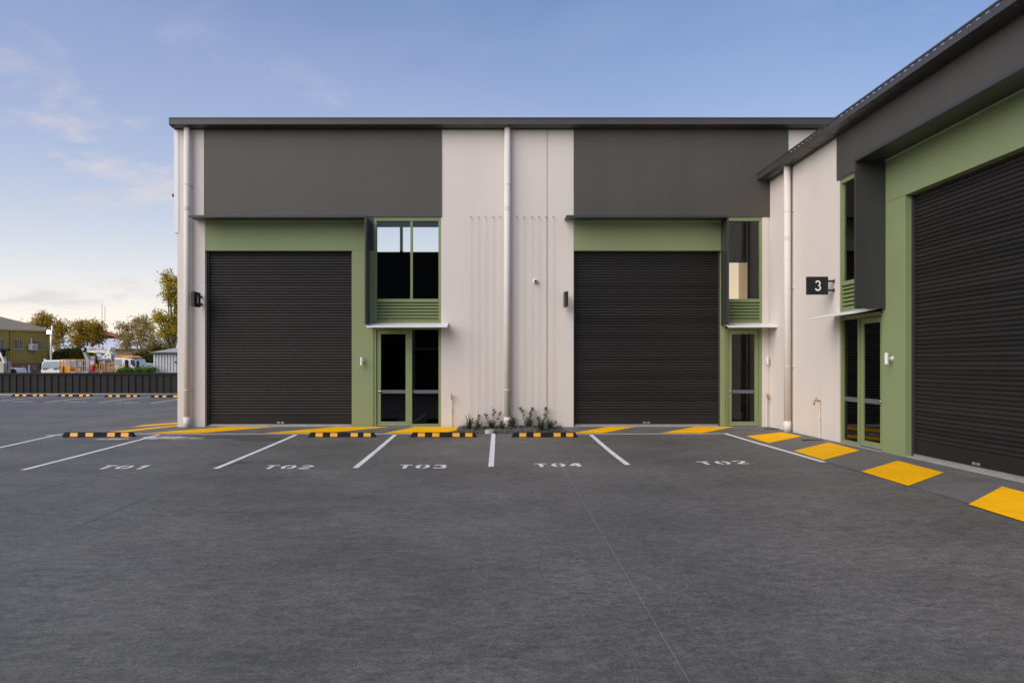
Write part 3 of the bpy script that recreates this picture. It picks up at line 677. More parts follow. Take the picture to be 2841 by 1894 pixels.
t = thing('inspection_cap', 'pale round concrete cap at the front of the planting bed', 'pit cap', (cx_, cy_ + .1, gh(cx_, cy_)))
PALE = mat('pale_concrete', (0.42, 0.39, 0.35), 0.85, var=0.12, vscale=8, bump=0.3)
MB().tube([(cx_, cy_ + .1, gh(cx_, cy_)), (cx_, cy_ + .1, 0.04)], 0.115, 28).build('ring', PALE, t); MB().tube([(cx_, cy_ + .1, 0.041), (cx_, cy_ + .1, 0.05)], 0.09, 28).build('lid', PALE, t)

def tuft(x, y, h, n, spread, label):
    z = gh(x, y) + .02; t = thing('grass_tuft', label, 'plant', (x, y, z), 'strappy plants in the bed'); mb = MB()
    for k in range(n):
        a_ = random.uniform(0, 6.283); ln = h * random.uniform(.4, 1.2); w = random.uniform(.005, .010); out = spread * random.uniform(.15, 1.3)
        d = Vector((math.cos(a_), math.sin(a_), 0)); nrm = Vector((-d.y, d.x, 0)); b0 = len(mb.v)
        for i in range(7):
            q = i / 6; p = Vector((x, y, z)) + d * (0.02 + out * q ** 1.6) + Vector((0, 0, ln * (1.5 * q - (.62 + .5 * out / max(spread, .01)) * q * q)))
            ww = w * (1 - q ** 2.2) + 0.001
            mb.v += [tuple(p - nrm * ww), tuple(p + nrm * ww)]
        mb.f += [(b0 + 2 * i, b0 + 2 * i + 1, b0 + 2 * i + 3, b0 + 2 * i + 2) for i in range(6)]
    mb.build('blades', GRASSM, t, smooth=True)
for px, h, n, sp, lab in ((1301, .34, 46, .30, 'arching strappy plant at the far left of the bed'), (1326, .20, 40, .2, 'small strappy plant between the two leftmost climbers'),
                   (1364, .26, 46, .22, 'strappy plant right behind the pale concrete cap'), (1393, .24, 34, .18, 'strappy plant just left of the central downpipe foot'),
                   (1422, .30, 50, .26, 'strappy plant just right of the central downpipe foot'), (1468, .26, 60, .22, 'dense strappy plant under the tall right climbers'),
                   (1501, .33, 50, .28, 'arching strappy plant right of the centre of the bed'), (1526, .24, 80, .2, 'bushy low strappy plant at the far right of the bed')):
    y = D - random.uniform(.25, 1.15); tuft((px - VU) * y / F, y, h * 1.35, int(n * 1.5), sp * 1.6, lab)

def climber(pts_px, label, leaves):
    y = D - .12; pts = [at(u, v, y) for u, v in pts_px]; b = pts[0].copy(); b.z = gh(b.x, y) + .04; pts[0] = b
    t = thing('climbing_plant', label, 'plant', b, 'young climbers on the wires')
    fine = []
    for i in range(len(pts) - 1):
        for k in range(4):
            p = pts[i].lerp(pts[i + 1], k / 4); fine.append(p + Vector((random.uniform(-.008, .008), random.uniform(-.01, .01), 0)))
    fine.append(pts[-1]); n = len(fine)
    MB().tube(fine, [0.007 * (1 - .6 * i / n) for i in range(n)], 5).build('stem', STEM, t)
    mb = MB()
    for k in range(leaves):
        i = min(n - 1, int(n * random.betavariate(2.2, 1.2))); p = fine[i]; a_ = random.uniform(0, 6.28); el = random.uniform(-.4, .9)
        d = Vector((math.cos(a_) * math.cos(el), math.sin(a_) * math.cos(el) * .8 - .2, math.sin(el))).normalized(); sd = d.cross(Vector((random.uniform(-.4, .4), random.uniform(-.4, .4), 1))).normalized()
        ln = random.uniform(.04, .075); w = ln * .34; q = p + d * .012
        up = sd.cross(d) * .008
        mb.add([q, q + d * ln * .4 + sd * w + up, q + d * ln, q + d * ln * .4 - sd * w + up], [(0, 1, 2), (0, 2, 3)])
    mb.build('leaves', LEAFD, t)
def c7(*xy): return [(1230 + x / 5.226, 1040 + y / 5.226) for x, y in xy]
climber(c7((405, 800), (400, 700), (420, 650)), 'shortest climber at the left end of the bed', 22)
climber(c7((500, 800), (492, 690), (520, 620), (530, 580)), 'small leafy climber, second from the left of the bed', 44)
climber(c7((700, 800), (680, 700), (640, 640), (612, 575)), 'climber leaning left behind the concrete cap', 34)
climber(c7((705, 800), (712, 640), (740, 560), (728, 485)), 'tall thin upright climber behind the concrete cap', 30)
climber(c7((720, 800), (755, 700), (800, 640), (828, 550)), 'climber leaning right toward the central downpipe', 34)
climber(c7((1215, 800), (1170, 650), (1160, 540), (1115, 485)), 'tall climber leaning left, right of the central downpipe', 46)
climber(c7((1240, 800), (1240, 640), (1270, 560), (1290, 495)), 'leafiest tall climber in the right half of the bed', 90)
climber(c7((1405, 800), (1400, 690), (1370, 620)), 'short climber leaning left in the right half of the bed', 34)
climber(c7((1430, 800), (1470, 650), (1480, 560), (1490, 480)), 'tall leafy climber beside the vertical wall joint', 70)
climber(c7((1590, 800), (1600, 720), (1625, 695)), 'lowest climber at the right end of the bed', 14)

# ------------------------------------------------------------------ wheel stops
def wheel_stop(label, group, u0, u1, v, flip=False):
    x0, y = onground(u0, v); x1, y1 = onground(u1, v); yc = (y + y1) / 2 + 0.075; ln = (x1 - x0); xc = (x0 + x1) / 2; z = gh(xc, yc)
    t = thing('wheel_stop', label, 'wheel stop', (xc, yc, z), group)
    h, hw, tw, ch = 0.105, 0.075, 0.05, 0.06
    mb = MB(); hl = ln / 2
    mb.v = [(-hl, -hw, .003), (hl, -hw, .003), (hl, hw, .003), (-hl, hw, .003), (-hl + ch, -tw, h), (hl - ch, -tw, h), (hl - ch, tw, h), (-hl + ch, tw, h)]
    mb.f = [(0, 1, 2, 3), (4, 5, 6, 7), (0, 1, 5, 4), (1, 2, 6, 5), (2, 3, 7, 6), (3, 0, 4, 7)]
    mb.v = [(p[0] + xc, p[1] + yc, p[2] + z) for p in mb.v]
    mb.build('body', BLACK, t, bevel=0.008)
    for cx in (-.33, -.115, .185, .375) if True else ():
        w = .052
        r = MB(); k0, k1 = .1, .9
        def q(xx, kk, lift=.002):
            yy = -hw + (hw - tw) * kk; return (xc + xx * ln, yc + yy - lift, z + h * kk)
        r.v = [q(cx - w, k0), q(cx + w, k0), q(cx + w, k1), q(cx - w, k1), q(cx - w, k0, -.004), q(cx + w, k0, -.004), q(cx + w, k1, -.004), q(cx - w, k1, -.004)]
        r.f = [(0, 1, 2, 3), (4, 5, 6, 7), (0, 1, 5, 4), (1, 2, 6, 5), (2, 3, 7, 6), (3, 0, 4, 7)]
        r.build('reflector', REFL, t)
for u0, u1, lab in ((174, 367, 'black and yellow wheel stop furthest left in the near row, by the pale painted puddle reflection'), (853, 1042, 'black and yellow wheel stop in front of the two-pane green door'),
                    (1137, 1324, 'black and yellow wheel stop at the left half of the planting bed'), (1419, 1604, 'black and yellow wheel stop at the right half of the planting bed')):
    wheel_stop(lab, 'wheel stops in front of the buildings', u0, u1, 1212.5)
for u0, u1, v, lab in ((35, 122, 1099, 'leftmost distant wheel stop along the dark fence'), (164, 250, 1099.5, 'second distant wheel stop from the left along the fence'), (295, 381, 1101, 'third distant wheel stop from the left along the fence'), (424, 511, 1102, 'rightmost distant wheel stop, partly hidden behind the building corner')):
    wheel_stop(lab, 'wheel stops along the far fence', u0, u1, v)
GRATE = mat('grate_steel', (0.02, 0.02, 0.02), 0.5, 0.5)
for (u, v, w, d, lab) in ((2141, 1190, .34, .16, 'dark drain grate in the inner corner of the apron'), (2254, 1221, .42, .16, 'dark drain grate on the apron below the number three sign')):
    x, y = onground(u, v); z = gh(x, y) + .011; t = thing('slotted_grate', lab, 'slotted', (x, y, z), 'drain grates on the apron')
    MB().box(x - w / 2, x + w / 2, y - d / 2, y - d / 2 + .012, z - .004, z + .004).box(x - w / 2, x + w / 2, y + d / 2 - .012, y + d / 2, z - .004, z + .004).build('rim', GRATE, t)
    MB().box(x - w / 2, x + w / 2, y - d / 2 + .012, y + d / 2 - .012, z - .004, z).build('pan', BLACKP, t)
    for k in range(9):
        xx = x - w / 2 + .02 + k * (w - .04) / 8; MB().box(xx - .006, xx + .006, y - d / 2 + .012, y + d / 2 - .012, z, z + .004).build('bar', GRATE, t)

# ------------------------------------------------------------------ far fence
FY = 43.0
fz = gh(-20, FY)
fence = thing('steel_fence', 'dark charcoal steel sheet fence along the back of the yard', 'fence', (-20, FY, fz))
p0 = MB(); pw = 0.385
p0.prism([(0, 0, 0), (0.02, 0, 0), (0.045, 0.035, 0), (pw - 0.045, 0.035, 0), (pw - 0.02, 0, 0), (pw, 0, 0), (pw, 0.008, 0), (0, 0.045, 0)], (0, 0, 1.06))
pme = p0.mesh('panel'); pme.materials.append(FENCE)
FX0, NF = -38.0, 84
for i in range(NF):
    o = bpy.data.objects.new('panel', pme); COL.objects.link(o); o.parent = fence; o.location = Vector((FX0 + i * (pw + 0.004), FY, fz + 0.03)) - wloc(fence)
FX1 = FX0 + NF * (pw + 0.004)
MB().box(FX0, FX1, FY - 0.03, FY + 0.06, fz + 1.06, fz + 1.19).build('top_rail', FENCE, fence, bevel=0.006); MB().box(FX0, FX1, FY - 0.012, FY + 0.05, fz - 0.02, fz + 0.03).build('bottom_rail', FENCE, fence)
for i in range(0, NF + 1, 6):
    x = FX0 + i * (pw + 0.004); MB().box(x - .03, x + .03, FY + 0.05, FY + 0.11, fz - .1, fz + 1.1).build('post', FENCE, fence)
# kerb behind the far bays
MB().box(FX0, FX1, FY - .25, FY - .1, fz - .1, fz + .05).build('kerb', SILL, fence)

# ------------------------------------------------------------------ background: helpers in pixels at a set distance
def PB(u0, v0, u1, v1, Y, dep, mb=None):
    mb = mb or MB(); a_, b_ = at(u0, v0, Y), at(u1, v1, Y); return mb.box(a_.x, b_.x, Y, Y + dep, b_.z, a_.z)
def PP(pts, Y, dep, mb=None):
    mb = mb or MB(); return mb.prism([at(u, v, Y) for u, v in pts], (0, dep, 0))
def k4(*xy): return [(x / 7.838, 860 + y / 7.838) for x, y in xy]
def k5(*xy): return [(220 + x / 7.839, 860 + y / 7.839) for x, y in xy]
def box4(x0, y0, x1, y1, Y, dep, mb=None): (a_, b_) = k4((x0, y0), (x1, y1)); return PB(*a_, *b_, Y, dep, mb)
def box5(x0, y0, x1, y1, Y, dep, mb=None): (a_, b_) = k5((x0, y0), (x1, y1)); return PB(*a_, *b_, Y, dep, mb)
OLIVE = mat('olive_cladding', (0.34, 0.255, 0.055), 0.5, var=0.08, vscale=1.2); OROOF = mat('weathered_roof', (0.36, 0.295, 0.20), 0.55, var=0.15, vscale=1.0)
WFRAME = mat('window_aluminium', (0.36, 0.34, 0.27), 0.5); WGLASS = mat('far_glass', (0.035, 0.04, 0.04), 0.12, spec=0.3); CURT = mat('curtain', (0.14, 0.14, 0.14), 0.8)
TRUCKW = mat('truck_white', (0.72, 0.72, 0.72), 0.3, var=0.04, vscale=2); ORANGE = mat('orange_paint', (0.78, 0.30, 0.01), 0.45, var=0.06, vscale=2); TGREY = mat('machine_grey', (0.32, 0.32, 0.32), 0.45, 0.2, var=0.1)
REDP = mat('red_cover', (0.60, 0.02, 0.015), 0.5, var=0.1); HIVIS = mat('hivis_yellow', (0.65, 0.72, 0.02), 0.5); TGLASS = mat('windscreen', (0.30, 0.38, 0.40), 0.06, var=0.2, vscale=2)
def brick():
    m = bpy.data.materials.new('brickwork'); m.use_nodes = True; t = m.node_tree; b = t.nodes['Principled BSDF']; b.inputs['Roughness'].default_value = .85
    g = t.nodes.new('ShaderNodeTexCoord'); mp = t.nodes.new('ShaderNodeMapping'); mp.inputs['Rotation'].default_value = (R(90), 0, 0)
    br = t.nodes.new('ShaderNodeTexBrick'); br.inputs['Color1'].default_value = (.30, .09, .045, 1); br.inputs['Color2'].default_value = (.20, .065, .04, 1); br.inputs['Mortar'].default_value = (.36, .30, .25, 1)
    br.inputs['Scale'].default_value = 1; br.inputs['Brick Width'].default_value = .24; br.inputs['Row Height'].default_value = .086; br.inputs['Mortar Size'].default_value = .008
    t.links.new(g.outputs['UV'], br.inputs['Vector']); t.links.new(br.outputs[0], b.inputs['Base Color']); return m
BRICK = brick()

# olive clad building with brick base
C0 = Vector((-42.56, 75.0, 0)); WD = Vector((-0.406, -0.914, 0)).normalized(); WN = Vector((WD.y, -WD.x, 0)) * -1   # WN must face the camera
if WN.dot(Vector((42, -75, 0))) < 0: WN = -WN
olive = thing('clad_building', 'olive ribbed metal building with brick base and low pitched roof', 'building', C0 + Vector((0, 0, -0.6)))
def onwall(u, v):
    k = (u - VU) / F; t_ = (k * C0.y - C0.x) / (WD.x - k * WD.y); p = C0 + WD * t_; return t_, ZC + (VV - v) * p.y / F
def Mw(t_, d, z): p = C0 + WD * t_ + WN * d; return (p.x, p.y, z)
Zb, Ze = onwall(70, 1007)[1], onwall(140, 919)[1]; LEN = 13.0
MB().box(-0.02, LEN, -7, -0.05, Zb, Ze, M=Mw).build('cladding_back', OLIVE, olive)
mb = MB()
n = int(LEN / 0.17)
for i in range(n):
    t0 = i * 0.17; mb.prism([Mw(t0, -.05, Zb), Mw(t0 + .03, 0.0, Zb), Mw(t0 + .07, 0.0, Zb), Mw(t0 + .10, -.05, Zb)], (0, 0, Ze - Zb))
tag(mb.build('cladding_ribs', OLIVE, olive), kind='stuff')
bw = MB().box(0.05, LEN, -6.9, -0.09, -0.65, Zb, M=Mw).build('brick_base', BRICK, olive)
uvl = bw.data.uv_layers.new(name='UVMap')
for lp in bw.data.loops:
    co = bw.data.vertices[lp.vertex_index].co; uvl.data[lp.index].uv = (co.x * 1.0 + co.y * .9, co.z)
# roof: eave along this wall, rake rising back from the corner
mb = MB(); BK = -WN
def rf(t_, b_, z): p = C0 + WD * t_ + WN * .25 - WN * b_; return (p.x, p.y, z)
SL = (onwall(140, 919)[1]); e0 = Ze + .02
mb.prism([rf(-.25, 0, e0), rf(LEN, 0, e0), rf(LEN, 8.5, e0 + 1.6), rf(-.25, 8.5, e0 + 1.6)], (0, 0, .10)); mb.build('roof', OROOF, olive)
mb = MB()
for i in range(34): 
    b_ = .1 + i * .25; z = e0 + 1.6 * b_ / 8.5 + .1
    mb.prism([rf(-.25, b_, z), rf(-.25, b_ + .05, z + .035), rf(-.25, b_ + .10, z + .028)], WD * (LEN + .25))
tag(mb.build('roof_ribs', OROOF, olive), kind='stuff')
MB().box(-.3, LEN, .12, .30, Ze - .06, Ze + .10, M=Mw).build('gutter', mat('cream_gutter', (.42, .36, .22), .5), olive)
tdp = onwall(29, 950)[0]; MB().tube([Vector(Mw(tdp, .06, -.6)), Vector(Mw(tdp, .06, Ze))], .06, 8).build('downpipe', OLIVE, olive)
def owin(x0, y0, x1, y1, split=.55, brickw=False):
    (u0, v0), (u1, v1) = k4((x0, y0), (x1, y1)); um, vm = (u0 + u1) / 2, (v0 + v1) / 2
    t0, _ = onwall(u0, vm); t1, _ = onwall(u1, vm); z0 = onwall(um, v1)[1]; z1 = onwall(um, v0)[1]; ta, tb = min(t0, t1), max(t0, t1); f_ = .035
    w = MB().box(ta, tb, -.1, .02, z0, z0 + f_, M=Mw).box(ta, tb, -.1, .02, z1 - f_, z1, M=Mw).box(ta, ta + f_, -.1, .02, z0 + f_, z1 - f_, M=Mw).box(tb - f_, tb, -.1, .02, z0 + f_, z1 - f_, M=Mw).build('window', WFRAME, olive)
    tm = tb - (tb - ta) * split
    MB().box(tm - .03, tm + .03, -.09, .015, z0 + f_, z1 - f_, M=Mw).build('mullion', WFRAME, w)
    MB().box(tm + .03, tb - f_, -.03, -.02, z0 + f_, z1 - f_, M=Mw).build('pane', WGLASS, w); MB().box(ta + f_, tm - .03, -.03, -.02, z0 + f_, z1 - f_, M=Mw).build('pane', WGLASS, w)
    MB().box(ta + f_, ta + f_ + (tm - ta) * .5, -.018, -.012, z0 + f_, z1 - f_, M=Mw).build('curtain', CURT, w)
    MB().box(ta - .05, tb + .05, -.02, .06, z0 - .05, z0, M=Mw).build('sill', WFRAME, w)
owin(-130, 620, 105, 845); owin(288, 632, 503, 848, .6); owin(705, 655, 908, 860, .45); owin(985, 762, 1050, 856, .5)
for x in (480, 605, 715): owin(x, 1205, x + 60, 1295, .5)
ta, za = onwall(598 / 7.838, 860 + 865 / 7.838); tb, _ = onwall(752 / 7.838, 960); zt = onwall(86, 860 + 740 / 7.838)[1]
ac = thing('air_conditioner', 'white split air conditioner box on the olive clad wall', 'air conditioner', Mw((ta + tb) / 2, 0, za))
MB().box(min(ta, tb), max(ta, tb), .08, .42, za, zt, M=Mw).build('casing', TRUCKW, ac, bevel=.02)
cxx = min(ta, tb) + .3
MB().tube([Vector(Mw(cxx, .42, (za + zt) / 2)), Vector(Mw(cxx, .44, (za + zt) / 2))], .24, 20).build('fan_grille', TGREY, ac)
MB().box(min(ta, tb), max(ta, tb), 0, .40, za - .08, za - .03, M=Mw).build('bracket', TGREY, ac); MB().tube([Vector(Mw(max(ta, tb) - .3, .15, zt)), Vector(Mw(max(ta, tb) - .3, .05, zt + .55))], .05, 8).build('duct', TRUCKW, ac)

# light pole with lit floodlight
pc = at(141.5, 1040, 72); pole = thing('light_pole', 'white pole with a lit floodlight at the corner of the olive building', 'lamp post', (pc.x, 72, -0.58))
MB().tube([(pc.x, 72, -.58), (pc.x, 72, at(141, 926, 72).z)], .09, 10).build('pole', PIPE, pole); MB().tube([(pc.x + .1, 72, at(0, 922, 72).z), (pc.x + .1, 72, at(0, 904, 72).z)], .08, 10).build('antenna', TRUCKW, pole)
lc = at(137.5, 922, 71.7); lh = MB().box(lc.x - .2, lc.x + .2, 71.6, 71.85, lc.z - .13, lc.z + .17).build('lamp_head', TGREY, pole)
MB().box(lc.x - .17, lc.x + .17, 71.585, 71.6, lc.z - .1, lc.z + .14).build('lens', mat('lit_lamp', (1, 1, 1), .3, emit=(1, .86, .55), estr=30), lh)
ld = bpy.data.lights.new('flood', 'POINT'); lo = bpy.data.objects.new('flood_light', ld); COL.objects.link(lo); lo.parent = pole; lo.location = Vector((lc.x, 71.3, lc.z)) - wloc(pole)
ld.energy = 18; ld.color = (1, .82, .5); ld.shadow_soft_size = .2

# white truck, front on
TY = 59.0; GZ = -0.58
tr = thing('flatbed_truck', 'white truck seen front-on behind the fence, left of the orange crate', 'truck', (at(150, 1030, TY).x, TY, GZ))
cab = PP(k4((885, 1480), (885, 1250), (912, 1135), (965, 1088), (1330, 1080), (1400, 1088), (1440, 1135), (1462, 1250), (1462, 1480)), TY, 1.7).build('cab', TRUCKW, tr, bevel=.06)
ws_ = PP(k4((905, 1262), (932, 1140), (960, 1120), (1380, 1118), (1420, 1140), (1440, 1262)), TY - .015, .03).build('windscreen', TGLASS, cab)
for x in (920, 1150): PP(k4((x, 1285), (x + 10, 1270), (x + 130, 1262), (x + 132, 1270), (x + 40, 1292)), TY - .05, .03).build('wiper', BLACKP, cab)
box4(848, 1165, 888, 1290, TY - .05, .12).build('mirror', BLACK, tr, bevel=.03); box4(945, 1062, 985, 1092, TY + .2, .2).build('roof_lamp', TRUCKW, tr, bevel=.02)
box4(1040, 1374, 1150, 1390, TY - .012, .02).build('badge', WHITE, cab)
for x in (920, 1380): MB().tube([at(x / 7.838, 1068, TY + .2) + Vector((0, 0, 0)), at(x / 7.838, 1068, TY + .45)], .4, 16).build('wheel', BLACK, tr)
MB().box(at(113, 0, TY).x + .1, at(186, 0, TY).x - .1, TY + 1.8, TY + 6, .2, .5).build('tray', TGREY, tr)

# orange crate and grey work cage of the lift
OY = 55.0
oc = thing('orange_crate', 'orange steel crate with barred top right of the white truck', 'crate', (at(180, 1030, OY).x, OY, GZ))
zb_ = GZ
mb = MB(); a_, b_ = at(1297 / 7.838, 860 + 1205 / 7.838, OY), at(1510 / 7.838, 0, OY); mb.box(a_.x, b_.x, OY, OY + .06, .05, a_.z); mb.box(a_.x, b_.x, OY + 1.5, OY + 1.56, .05, a_.z); mb.box(a_.x, a_.x + .06, OY, OY + 1.56, .05, a_.z); mb.build('lower_panel', ORANGE, oc)
for x in (1297, 1370, 1500): box4(x, 1070, x + 12, 1210, OY, .08).build('post', ORANGE, oc)
for y in (1070, 1108, 1135, 1160, 1185): box4(1297, y, 1510, y + (16 if y < 1100 else 7), OY + .01, .05).build('rail', ORANGE, oc)
box4(1512, 1070, 1870, 1085, OY + .4, .06).build('top_bar', ORANGE, oc); box4(1525, 1220, 1640, 1330, OY + .5, .6).build('tool_box', ORANGE, oc); box4(1350, 1220, 1364, 1400, OY - .12, .1).build('green_strap', mat('strap_green', (.05, .12, .06), .6), oc)
for x in (-.0, 1.35): MB().box(at(1300 / 7.838, 0, OY).x + .05, at(1300 / 7.838, 0, OY).x + .15, OY + x, OY + x + .1, GZ, .05).build('leg', ORANGE, oc)
cg = thing('work_cage', 'grey tubular work cage with striped boards in front of the lift arm', 'cage', (at(216, 1030, OY - 1).x, OY - 1, GZ)); CY = OY - 1.0
for x in (1515, 1640, 1785, 1835): box4(x, 1095, x + 12, 1400, CY, .06).build('post', TGREY, cg)
for y in (1095, 1215, 1335): box4(1515, y, 1930, y + 10, CY + .01, .05).build('rail', TGREY, cg)
box4(1655, 1100, 1775, 1215, CY + .1, .25).build('control_box', TGREY, cg, bevel=.02); box4(1660, 1240, 1760, 1330, CY + .15, .2).build('frame_box', TGREY, cg); box4(1690, 1250, 1745, 1320, CY + .12, .04).build('orange_tag', ORANGE, cg)
box4(1515, 1345, 1935, 1400, CY + .05, 1.0).build('floor', TGREY, cg)
for x in (1525, 1810):
    bd = box4(x, 1345, x + 100, 1380, CY - .03, .04).build('hazard_board', WHITE, cg)
    for k in range(3): PP(k4((x + 8 + k * 32, 1345), (x + 24 + k * 32, 1345), (x + 12 + k * 32, 1380), (x - 4 + k * 32 if k else x, 1380)), CY - .036, .006).build('red_stripe', REDP, bd)
MB().box(at(1530 / 7.838, 0, CY).x, at(1930 / 7.838, 0, CY).x, CY + .1, CY + .9, GZ, .12).build('base', TGREY, cg)

# boom lift truck
EY = 57.0
ew = thing('boom_lift_truck', 'white crew-cab truck with folded boom lift arm and orange side rails', 'truck', (at(290, 1030, EY).x, EY, GZ))
bm1 = PP(k5((60, 795), (110, 782), (230, 806), (570, 828), (560, 938), (235, 915), (130, 905), (75, 880)), EY + .2, .45).build('boom', TRUCKW, ew, bevel=.03)
PP(k5((140, 903), (350, 912), (345, 930), (150, 915)), EY + .18, .1).build('hivis_stripe', HIVIS, bm1)
me = textmesh('NANCO ML', .24, 'lettering', .004); me.materials.append(mat('boom_lettering', (.09, .09, .09), .5)); o = bpy.data.objects.new('lettering', me); COL.objects.link(o); o.parent = bm1
p_ = at(220 + 380 / 7.839, 860 + 850 / 7.839, EY + .19); o.location = p_ - wloc(bm1); o.rotation_euler = (R(90), 0, 0); o.scale = (.95, 1.3, 1)
pe = at(220 + 68 / 7.839, 860 + 848 / 7.839, EY); MB().tube([(pe.x, EY + .1, pe.z), (pe.x, EY + .75, pe.z)], .2, 24).build('elbow', BLACK, ew); MB().tube([(pe.x, EY + .05, pe.z), (pe.x, EY + .1, pe.z)], .12, 20).build('elbow_pin', TGREY, ew)
PP(k5((62, 890), (128, 890), (215, 1090), (135, 1090)), EY + .25, .35).build('lower_arm', TGREY, ew, bevel=.02); box5(140, 1088, 215, 1390, EY + .2, .4).build('mast_post', TGREY, ew, bevel=.02)
tu = PP(k5((560, 935), (640, 815), (682, 800), (690, 828), (648, 900), (692, 965), (690, 1115), (640, 1050), (462, 1050), (560, 950)), EY + .1, .8).build('turret', TRUCKW, ew, bevel=.03)
PP(k5((650, 890), (722, 930), (722, 952), (655, 915)), EY + .08, .1).build('hivis_stripe', HIVIS, tu)
for x, y in ((572, 990), (630, 975), (555, 1015)): box5(x - 8, y - 14, x + 8, y + 14, EY + .085, .02).build('slot', BLACKP, tu)
PP(k5((300, 925), (350, 915), (480, 965), (480, 985), (420, 985)), EY + .3, .2).build('hydraulic_ram', TRUCKW, ew); box5(368, 975, 460, 1062, EY + .3, .5).build('motor_housing', TRUCKW, ew, bevel=.05)
box5(695, 965, 820, 1095, EY + .3, .9).build('counter_box', TGREY, ew, bevel=.02); box5(385, 1050, 640, 1076, EY, 1.4).build('turntable', TGREY, ew)
PP(k5((400, 1078), (600, 1078), (560, 1150), (430, 1150)), EY + .3, .8).build('pedestal', TRUCKW, ew)
pn = box5(220, 985, 352, 1082, EY - .1, .3).build('control_panel', mat('panel_dark', (.08, .085, .09), .4), ew); box5(250, 1015, 330, 1060, EY - .12, .03).build('dial_face', TGREY, pn)
pl = box5(222, 1082, 330, 1195, EY - .1, .2).build('sticker_panel', TGREY, ew)
for i, y in enumerate((1095, 1125, 1150)): box5(240, y, 310, y + 16, EY - .11, .01).build('sticker', [ORANGE, WHITE, WHITE][i], pl)
box5(222, 1205, 305, 1338, EY - .25, .25).build('red_bag', REDP, ew, bevel=.06); box5(340, 1165, 385, 1270, EY, .3).build('orange_reel', ORANGE, ew, bevel=.05)
for x in (435, 485, 590, 670, 742, 770, 808, 875, 945): box5(x, 1150, x + 11, 1350, EY - .3 if x % 2 else EY + .9, .06).build('rail_post', ORANGE, ew)
for y, x0 in ((1152, 580), (1248, 580), (1152, 430)): box5(x0, y, 960 if x0 > 500 else 500, y + 10, EY - .29, .05).build('rail', ORANGE, ew)
box5(520, 1100, 555, 1390, EY - .2, .15).build('outrigger', TGREY, ew); box5(330, 1348, 960, 1400, EY - .3, 2.0).build('deck', BLACKP, ew); box5(440, 1350, 485, 1376, EY - .32, .02).build('number_plate', HIVIS, ew)
cb = PP(k5((760, 1400), (760, 1040), (840, 1028), (1060, 1045), (1185, 1072), (1228, 1180), (1235, 1400)), EY + .2, 1.9).build('crew_cab', TRUCKW, ew, bevel=.05)
PP(k5((770, 1078), (915, 1075), (920, 1195), (770, 1195)), EY + .18, .03).build('rear_window', TGLASS, cb); PP(k5((1115, 1075), (1180, 1080), (1215, 1175), (1205, 1240), (1115, 1175)), EY + .18, .03).build('side_window', WGLASS, cb)
PP(k5((990, 1080), (1045, 1080), (1055, 1290), (975, 1290)), EY + .1, .2).build('air_intake', BLACK, ew, bevel=.02); box5(1240, 1105, 1292, 1285, EY + .1, .12).build('mirror', BLACK, ew, bevel=.03)
PP(k5((820, 985), (1080, 985), (1190, 1030), (1060, 1030), (820, 1012)), EY + .3, 1.5).build('roof_rack', ORANGE, ew); PB(220 + 1120 / 7.839, 985, 220 + 1142 / 7.839, 988, EY + .4, .12).build('beacon', TRUCKW, ew)
for u in (258, 330, 366): MB().tube([(at(u, 0, EY).x, EY + .1, GZ + .42), (at(u, 0, EY).x, EY + .4, GZ + .42)], .42, 18).build('wheel', BLACK, ew)
MB().box(at(240, 0, EY).x, at(372, 0, EY).x, EY + .5, EY + 1.5, GZ + .3, GZ + .75).build('chassis', BLACKP, ew)
s2 = thing('parked_truck', 'small white truck cab behind the boom lift truck, near the green hedge', 'truck', (at(395, 1030, 61).x, 61, GZ))
cb2 = PP(k5((1270, 1420), (1270, 1160), (1300, 1148), (1400, 1155), (1430, 1185), (1448, 1260), (1448, 1420)), 61, 1.8).build('cab', TRUCKW, s2, bevel=.05)
PP(k5((1360, 1185), (1415, 1185), (1440, 1265), (1360, 1272)), 60.98, .03).build('side_window', WGLASS, cb2); PP(k5((1295, 1185), (1325, 1185), (1325, 1280), (1295, 1280)), 60.98, .03).build('rear_window', WGLASS, cb2)
for u in (388, 400): MB().tube([(at(u, 0, 61).x, 61.1, GZ + .4), (at(u, 0, 61).x, 61.4, GZ + .4)], .4, 16).build('wheel', BLACK, s2)

# machine arm at the left edge, van, car, red tarp
LY = 52.0
ar = thing('loader_crane', 'folded loader crane with black hose at the left edge of the picture', 'crane', (at(0, 1030, LY).x, LY, GZ))
PP(k4((-260, 900), (0, 885), (105, 1150), (80, 1170), (0, 1010), (-260, 1010)), LY, .3).build('jib', TRUCKW, ar, bevel=.02); box4(-160, 835, 150, 885, LY - .1, .4).build('winch_box', BLACK, ar, bevel=.05)
MB().tube([at(u, v, LY - .15) for u, v in k4((130, 840), (158, 860), (166, 1000), (168, 1200), (150, 1320), (130, 1360))], .035, 8).build('hose', BLACKP, ar)
PP(k4((30, 880), (85, 880), (75, 960), (55, 1040), (20, 960)), LY + .05, .25).build('ram', BLACK, ar); box4(-260, 1110, 75, 1480, LY + .1, .8).build('column', mat('crane_beige', (.42, .38, .33), .5, var=.1), ar)
MB().box(at(-40, 0, LY).x, at(14, 0, LY).x, LY - .2, LY + 1.4, GZ, GZ + .5).build('base', BLACKP, ar)
vn = thing('white_van', 'white van half hidden behind the loader crane hose', 'van', (at(24, 1030, 64).x, 64, GZ))
vb = PP(k4((60, 1480), (70, 1258), (270, 1255), (300, 1300), (315, 1370), (320, 1480)), 64, 1.8).build('body', TRUCKW, vn, bevel=.06); PP(k4((215, 1275), (268, 1272), (290, 1310), (215, 1315)), 63.98, .03).build('side_window', WGLASS, vb)
